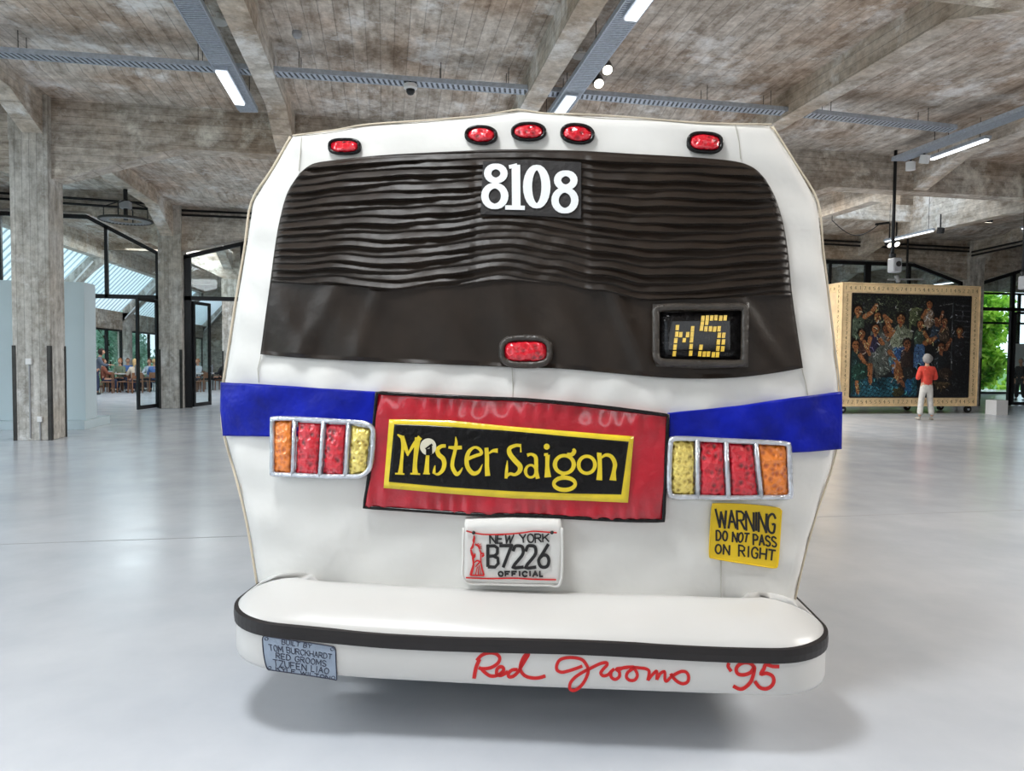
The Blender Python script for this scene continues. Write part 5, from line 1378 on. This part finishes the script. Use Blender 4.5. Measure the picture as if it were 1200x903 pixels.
letter([[(632,238,6),(636,300,28),(622,380,30),(605,450,32),(605,510,34),(640,568,34),(672,545,22),(692,510,8)], [(568,330,20),(620,335,32),(686,332,32)]], L1)
letter([[(735,435,30),(800,408,28),(858,385,28),(840,345,26),(795,332,22),(748,370,34),(728,440,38),(740,510,38),(785,560,38),(835,545,28),(868,480,6)]], L1)
letter([[(903,335,34),(908,420,38),(908,500,38),(914,583,46)], [(925,385,14),(960,362,26),(1003,360,40)]], L1)
letter([[(152,225,6),(152,298,14)], [(155,240,26),(110,238,28),(55,262,34),(55,310,42),(100,370,44),(145,420,44),(140,465,38),(100,495,26),(55,488,26),(18,525,14)], [(34,372,6),(28,450,26),(22,528,26)]], L2)
letter([[(208,325,30),(245,315,24),(282,340,34),(288,400,34),(290,470,32),(302,530,36)], cl(240, 465, 46, 54, 30, 20)], L2, (1,))
letter([[(357,318,20),(390,322,36)], [(388,320,40),(385,420,36),(390,518,60)]], L2)
fan('letter', [(590+x/7.5, 490+y/7.5) for x, y in ell(380, 249, 26, 26)], LO, YV, sg, 0.006)
letter([cl(535, 405, 83, 78, 38, 30), [(560,308,14),(600,318,34),(622,290,36),(612,268,20)], [(528,468,34),(519,532,34)], cl(537, 575, 94, 54, 30, 36)], L2, (0, 3))
letter([cl(733, 408, 72, 75, 34, 28)], L2, (0,))
letter([[(822,305,12),(860,318,26)], [(842,315,42),(848,420,36),(842,543,52)], [(858,350,14),(900,322,28),(950,338,34),(980,400,38),(970,470,36),(962,545,62)]], L2)
fan('moon', [(450+x/7.527, 480+y/7.527) for x, y in ell(389, 326, 71, 74, n_=30)], LO+0.0003, M['moon'], sg, 0.006)
q = MB(); ribbon_into(q, L1([(392,400,46),(388,345,34)]), LO+0.002, 0.004); ribbon_into(q, L1([(365,345,12),(425,305,20)]), LO+0.0022, 0.004); ribbon_into(q, L1([(408,390,34),(415,320,16)]), LO+0.0024, 0.004)
q.build('moon_emblem', M['black_vinyl'], sg)

# ---- tail lights
def tail(outer, divs, mats, cells):
    """outer: picture outline of the silver frame; divs: dividers; cells: lens quads"""
    xs = [p[0] for p in outer]; cx = sum(xs)/len(xs); cy = sum(p[1] for p in outer)/len(outer)
    back = fan('tail_light', crom(outer, 3, True), 0.030, M['silver'], bus, 0.03)
    cord('chrome_frame', crom([(cx+(x-cx)*0.975, cy+(y-cy)*0.96) for x, y in outer], 4, True), 0.0115, 0.043, M['silver'], back, True, n_=10, label='silver padded frame')
    cord('chrome_frame', crom([(cx+(x-cx)*1.0, cy+(y-cy)*1.0) for x, y in outer], 4, True), 0.006, 0.036, M['silver'], back, True, n_=8, label='outer silver cord')
    for a, b in divs: cord('divider_bar', [a, ((a[0]+b[0])/2, (a[1]+b[1])/2), b], 0.010, 0.045, M['silver'], back, n_=10)
    for mt, c in zip(mats, cells):
        def pf(u, v, px, py): return 0.034+0.020*(max(0, math.sin(PI*u))*max(0, math.sin(PI*v)))**0.45+0.002*math.sin(px*0.9+py*0.5)
        sheet('lens', coons([c[0], c[1]], [c[3], c[2]], 14, 20), pf, M[mt], back, 0.01, label={'orange_foil': 'orange foil lens', 'red_foil': 'red foil lens', 'yellow_foil': 'golden yellow foil lens'}[mt])
    return back
a = tail([(320,489),(345,489),(380,491),(415,493),(430,495),(438,501),(439,512),(438,530),(436,545),(431,554),(422,559),(400,559.5),(370,559),(340,557.5),(320,556.5),(317.5,552),(318,530),(317.5,505),(318,493)],
     [((345.5,492),(343,557)), ((379,493),(375,558)), ((408.5,495),(405,558))], ['orange_foil', 'red_foil', 'red_foil', 'yellow_foil'],
     [((321.5,493),(342,493),(340,554.5),(321,553.5)), ((349,494.5),(376,496),(372,556),(346.5,555)), ((382.5,496.5),(405,497.5),(401.5,556),(378.5,556)), ((411.5,498),(434,502),(429,554.5),(408.5,556))])
tag(a, 'left tail light cluster')
a = tail([(786,513.5),(797,512),(830,513.5),(870,515.5),(905,517),(922,518.5),(926,523),(927,545),(928,570),(928,580),(923,583.5),(890,584),(850,584.5),(815,583.5),(790,583),(783.5,579),(782.5,560),(783,540),(784,520)],
     [((817,515),(817.5,583)), ((850.5,516.5),(853.5,584)), ((885.5,518),(892,584))], ['yellow_foil', 'red_foil', 'red_foil', 'orange_foil'],
     [((788,516),(813.5,517),(814,580.5),(786.5,579)), ((820.5,517.5),(847.5,519),(850,581.5),(821,581)), ((854,519.5),(882.5,521),(888,582),(857,581.5)), ((889,521),(921.5,522.5),(924,580),(895.5,582))])
tag(a, 'right tail light cluster')

# ---- warning sign
q_ = crom([(838,589.8),(870,590.5),(908,594.3),(915,597.5),(915.5,603),(913.5,635),(911.5,661),(907.5,665),(895,663.5),(860,658),(836,653.8),(831.5,650),(832.2,625),(834,598),(835,592)], 3, True)
ws = fan('warning_sign', q_, 0.014, M['yellow_paint'], bus, 0.012)
cord('sign_edging', q_, 0.003, 0.015, M['yellow_paint'], ws, True, n_=6)
def W3(pts): return [(825+x/10.62, 585+y/10.62) for x, y in pts]
text_line('lettering', 'WARNING', W3([(145,125),(895,185),(885,420),(165,338)]), 2.5, 0.0155, M['black_paint'], ws, gap=0.18)
text_line('lettering', 'DO', W3([(155,388),(295,400),(290,515),(155,505)]), 2.1, 0.0155, M['black_paint'], ws, gap=0.35)
text_line('lettering', 'NOT', W3([(360,410),(570,425),(545,535),(355,525)]), 2.0, 0.0155, M['black_paint'], ws, gap=0.25)
text_line('lettering', 'PASS', W3([(615,435),(900,470),(905,590),(615,560)]), 2.0, 0.0155, M['black_paint'], ws, gap=0.3)
text_line('lettering', 'ON', W3([(145,560),(320,570),(315,685),(140,670)]), 2.0, 0.0155, M['black_paint'], ws, gap=0.4)
text_line('lettering', 'RIGHT', W3([(435,570),(895,635),(880,765),(435,700)]), 2.0, 0.0155, M['black_paint'], ws, gap=0.35, adv={'I': 0.4, 'T': 1.1})

# ---- number plate, a padded canvas box
def P4_(pts): return [(535+x/9.23, 605+y/9.23) for x, y in pts]
def pad(u, v, px, py): return 0.065+0.004*math.sin(PI*u)*math.sin(PI*v)-0.018*max(0, 1-v/0.10)-0.006*max(0, (v-0.93)/0.07)
npl = sheet('number_plate', coons([(545,608.5),(600,606.5),(657,608)], [(545.5,681.5),(600,685),(656,684)], 24, 24, [(545,608.5),(543,640),(545.5,681.5)], [(657,608),(659.5,640),(656,684)]), pad, M['canvas'], bus, 0.066)
cord('plate_piping', crom([(543.5,618),(543,650),(545,681),(575,684),(600,685),(640,685.5),(656,684),(659,650),(658.5,618)], 4), 0.006, 0.062, M['canvas'], npl)
PO = 0.073
text_line('lettering', 'NEW', P4_([(358,200),(620,195),(600,288),(362,290)]), 1.6, PO, M['black_paint'], npl, gap=0.3)
text_line('lettering', 'YORK', P4_([(680,192),(1000,190),(1000,275),(690,285)]), 1.6, PO, M['black_paint'], npl, gap=0.22)
text_line('lettering', 'B7226', P4_([(338,318),(1005,312),(1000,548),(338,548)]), 3.7, PO, M['black_paint'], npl, gap=0.14)
text_line('lettering', 'OFFICIAL', P4_([(452,598),(940,595),(940,648),(455,645)]), 1.9, PO, M['black_paint'], npl, gap=0.5)
ribbon('red_line', [(x, y, 1.5) for x, y in P4_([(100,662),(350,672),(620,668),(850,680),(1078,684)])], PO, M['red_paint'], npl, smooth=4)
ribbon('red_line', [(x, y, 1.5) for x, y in P4_([(105,156),(200,180),(330,196),(560,190),(720,176),(830,160),(960,168),(1085,176)])], PO+0.002, M['red_paint'], npl, smooth=4)
for x, y in P4_([(184,176), (1032,174)]):
    p = S(x, y, PO+0.002); MB().lathe([(0.008, 0.004), (0.007, -0.004), (0.003, -0.007)], tuple(p), n=12, axis=1).build('plate_bolt', M['black_paint'], npl)
q = MB()
ST = [[(188,205,14),(190,235,22),(184,262,26),(190,285,16)], [(180,285,12),(172,330,26),(150,350,12)], [(155,355,16),(165,400,26),(190,440,28),(200,400,10)], [(175,440,22),(182,520,20),(165,590,30),(152,635,22)], [(200,300,16),(235,320,22),(250,355,12)],
      [(215,310,10),(240,290,7)], [(225,315,9),(262,300,7)], [(232,325,9),(272,322,7)], [(238,338,8),(272,345,6)], [(250,360,12),(268,400,16),(290,400,16),(278,440,14),(300,415,10)], [(262,400,12),(262,480,14),(275,560,16),(295,632,18)],
      [(190,500,10),(220,478,16),(250,490,16),(225,520,14),(205,545,10)], [(225,545,10),(212,600,10),(205,636,10)], [(245,530,8),(235,600,10),(238,636,10)], [(258,560,6),(262,636,8)], [(150,636,14),(300,638,14)]]
for i, st in enumerate(ST):
    pts = [(535+a/9.23, 605+b/9.23, w_/9.23) for a, b, w_ in st]; ribbon_into(q, crom(pts, 3) if len(pts) > 2 else pts, PO+0.0002*i*0.5, 0.003)
q.build('statue_drawing', M['red_paint'], npl)

# ---- bumper
prof = [(0.0, 0.53), (0.03, 0.555), (0.08, 0.56), (0.14, 0.552), (0.20, 0.535), (0.26, 0.508), (0.305, 0.478), (0.328, 0.455), (0.333, 0.44), (0.333, 0.40), (0.333, 0.33), (0.333, 0.28), (0.328, 0.262), (0.30, 0.250), (0.22, 0.245), (0.0, 0.245)]
def plan(n_arc=14):
    P = []
    r = 0.0
    H_X = BHX+BR-0.333
    # each entry: root point on the body line and the direction in which the profile leaves it, scaled so that the outer line is a rounded rectangle
    for i in range(4): P.append((-(BHX+BR-0.333), 0.36-0.40*i/3, -1, 0))
    for i in range(0, n_arc+1):
        t = PI/2*i/n_arc; X = -BHX-BR*math.cos(t); Y = -0.333+BR-BR*math.sin(t)
        rx, ry = -(BHX+BR-0.333)+0.30*i/n_arc, -0.04*(1-i/n_arc)
        P.append((rx, ry, (X-rx)/0.333, (Y-ry)/0.333))
    x0_ = -(BHX+BR-0.333)+0.30
    for i in range(1, 31):
        s_ = i/31; rx = x0_*(1-s_)-x0_*s_; X = -BHX*(1-s_)+BHX*s_; P.append((rx, 0.0, (X-rx)/0.333, -1))
    n0 = len(P)
    for p in [P[k] for k in range(4+n_arc, -1, -1)]: P.append((-p[0], p[1], -p[2], p[3]))
    return P
PL = plan()
def tiltz(x): return (-0.015*x if x < 0 else 0.002*x)+0.035*max(0.0, -x-0.55)**1.5
q = MB(); m_ = len(prof)
for (x, y, nx_, ny_) in PL:
    for (d, z) in prof: q.v.append((BCX+x+nx_*d, y+ny_*d, z+tiltz(x+nx_*d)))
for i in range(len(PL)-1):
    for j in range(m_-1): q.f.append((i*m_+j, (i+1)*m_+j, (i+1)*m_+j+1, i*m_+j+1))
q.f.append(tuple(range(m_))); q.f.append(tuple((len(PL)-1)*m_+j for j in range(m_)))
bp_ = q.build('bumper', M['bumper'], bus, smooth=True)
# black stripe wrapped round it, following the slightly wavy hem
q = MB(); 
for i, (x, y, nx_, ny_) in enumerate(PL):
    X_ = x+nx_*0.33; wv = 0.004*math.sin(X_*5+0.6)
    zt, zb = 0.457+tiltz(X_)+wv, 0.396+tiltz(X_)+wv*1.3
    for (d, z) in ((0.325, zt), (0.339, zt-0.004), (0.341, (zt+zb)/2), (0.339, zb+0.002), (0.325, zb)): q.v.append((BCX+x+nx_*d, y+ny_*d, z))
for i in range(len(PL)-1):
    for j in range(4): q.f.append((i*5+j, (i+1)*5+j, (i+1)*5+j+1, i*5+j+1))
q.build('black_stripe', M['stripe'], bp_)

# signature painted on the bumper
def sig(lst, sc, ox_, oy_, w_): return [(ox_+a/sc, oy_+b/sc, w_*1.22) for a, b in lst]
kk = 0
A_ = [([(66,252),(72,210),(84,160),(108,108)], 3.6), ([(86,118),(125,78),(180,62),(230,70),(256,98),(245,135),(205,165),(160,178),(118,178),(100,170)], 3.2), ([(118,178),(150,210),(185,232),(225,232),(262,215),(285,190),(278,168),(255,166),(236,185),(234,215),(258,230),(290,218),(318,200)], 3.2),
      ([(388,186),(350,188),(322,212),(324,238),(355,236),(390,205),(418,160),(445,115),(470,72),(450,74),(425,110),(408,165),(418,205),(450,235),(500,248),(550,246),(594,232)], 3.2),
      ([(868,160),(820,178),(760,197),(715,205),(682,190),(678,155),(700,115),(750,98),(810,98),(865,112),(898,150),(912,195),(890,260),(850,315),(805,340),(775,325),(782,280),(820,238),(880,200),(940,170),(1000,142),(1045,134),(1050,152),(1020,185),(1004,212),(1025,232),(1060,222),(1085,195)], 3.0),
      ([(1105,180),(1080,205),(1082,240),(1110,258),(1140,240),(1142,205),(1120,182),(1150,176),(1205,170)], 3.0)]
q = MB()
for st, w_ in A_[:4]: ribbon_into(q, crom(sig(st, 6.316, 545, 755, w_), 4), 0.0012+0.0001*kk, 0.002, SB); kk += 1
q.build('painted_signature', M['red_paint'], bus); q = MB()
for st, w_ in A_[4:]: ribbon_into(q, crom(sig(st, 6.316, 545, 755, w_), 4), 0.0012+0.0001*kk, 0.002, SB); kk += 1
B_ = [([(0,150),(35,133),(75,128),(110,132),(65,165),(55,200),(80,222),(115,218),(132,185),(118,150),(110,132),(150,135),(190,140),(215,160),(205,222)], 2.9), ([(205,222),(235,185),(262,158),(270,168),(268,218)], 2.8), ([(268,218),(292,175),(318,160),(325,170),(325,215),(338,228),(370,195)], 2.8),
      ([(366,175),(385,205),(420,235),(455,246),(485,232),(492,195),(475,165),(440,160),(400,178),(370,198)], 3.0), ([(776,100),(770,125),(792,158)], 3.2),
      ([(955,130),(925,102),(880,98),(840,118),(826,150),(842,178),(885,183),(930,165),(955,128),(948,180),(930,230),(895,268),(855,284),(806,262)], 3.4),
      ([(1130,125),(1085,124),(1035,112),(1022,140),(1000,178),(1040,172),(1080,190),(1092,225),(1075,262),(1035,282),(990,270),(958,228)], 3.4)]
for i, (st, w_) in enumerate(B_):
    if i == 4: q.build('painted_signature', M['red_paint'], bus); q = MB()
    ribbon_into(q, crom(sig(st, 6.0, 725, 760, w_), 4), 0.0012+0.0001*kk, 0.002, SB); kk += 1
q.build('painted_date', M['red_paint'], bus)


# maker's plaque
def P5(pts): return [(300+x/12, 735+y/12) for x, y in pts]
po_ = crom(P5([(105,128),(130,120),(400,165),(750,215),(1050,262),(1100,280),(1118,330),(1125,500),(1135,700),(1128,738),(1080,728),(800,685),(500,640),(220,600),(170,590),(135,520),(108,380),(92,220),(92,150)]), 3, True)
pq = fan('maker_plaque', po_, 0.003, M['plaque'], bus, 0.003, SB, rings=6)
cord('plaque_edge', po_, 0.0022, 0.004, M['plaque_ink'], pq, True, SB, 6)
for s, qd, w_ in (('BUILT BY', [(362,170),(785,238),(770,292),(362,235)], 0.7), ('TOM BURCKHARDT', [(175,238),(1068,378),(1060,448),(190,325)], 0.75), ('RED GROOMS', [(278,358),(990,472),(985,550),(280,432)], 0.8),
                   ('TZUFEN LIAO', [(238,450),(1025,578),(1018,655),(250,540)], 0.85), ('KYLE WILTON', [(275,552),(1040,684),(1035,728),(280,604)], 0.85)):
    text_line('engraved_text', s, P5(qd), w_, 0.0045, M['plaque_ink'], pq, SB, gap=0.28, thick=0.0012)
for x, y in P5([(145,160), (1070,305), (190,565), (1085,705)]):
    cord('plaque_screw', ell(x, y, 2.0, 1.7, n_=12), 0.0012, 0.004, M['plaque_ink'], pq, True, SB, 5)
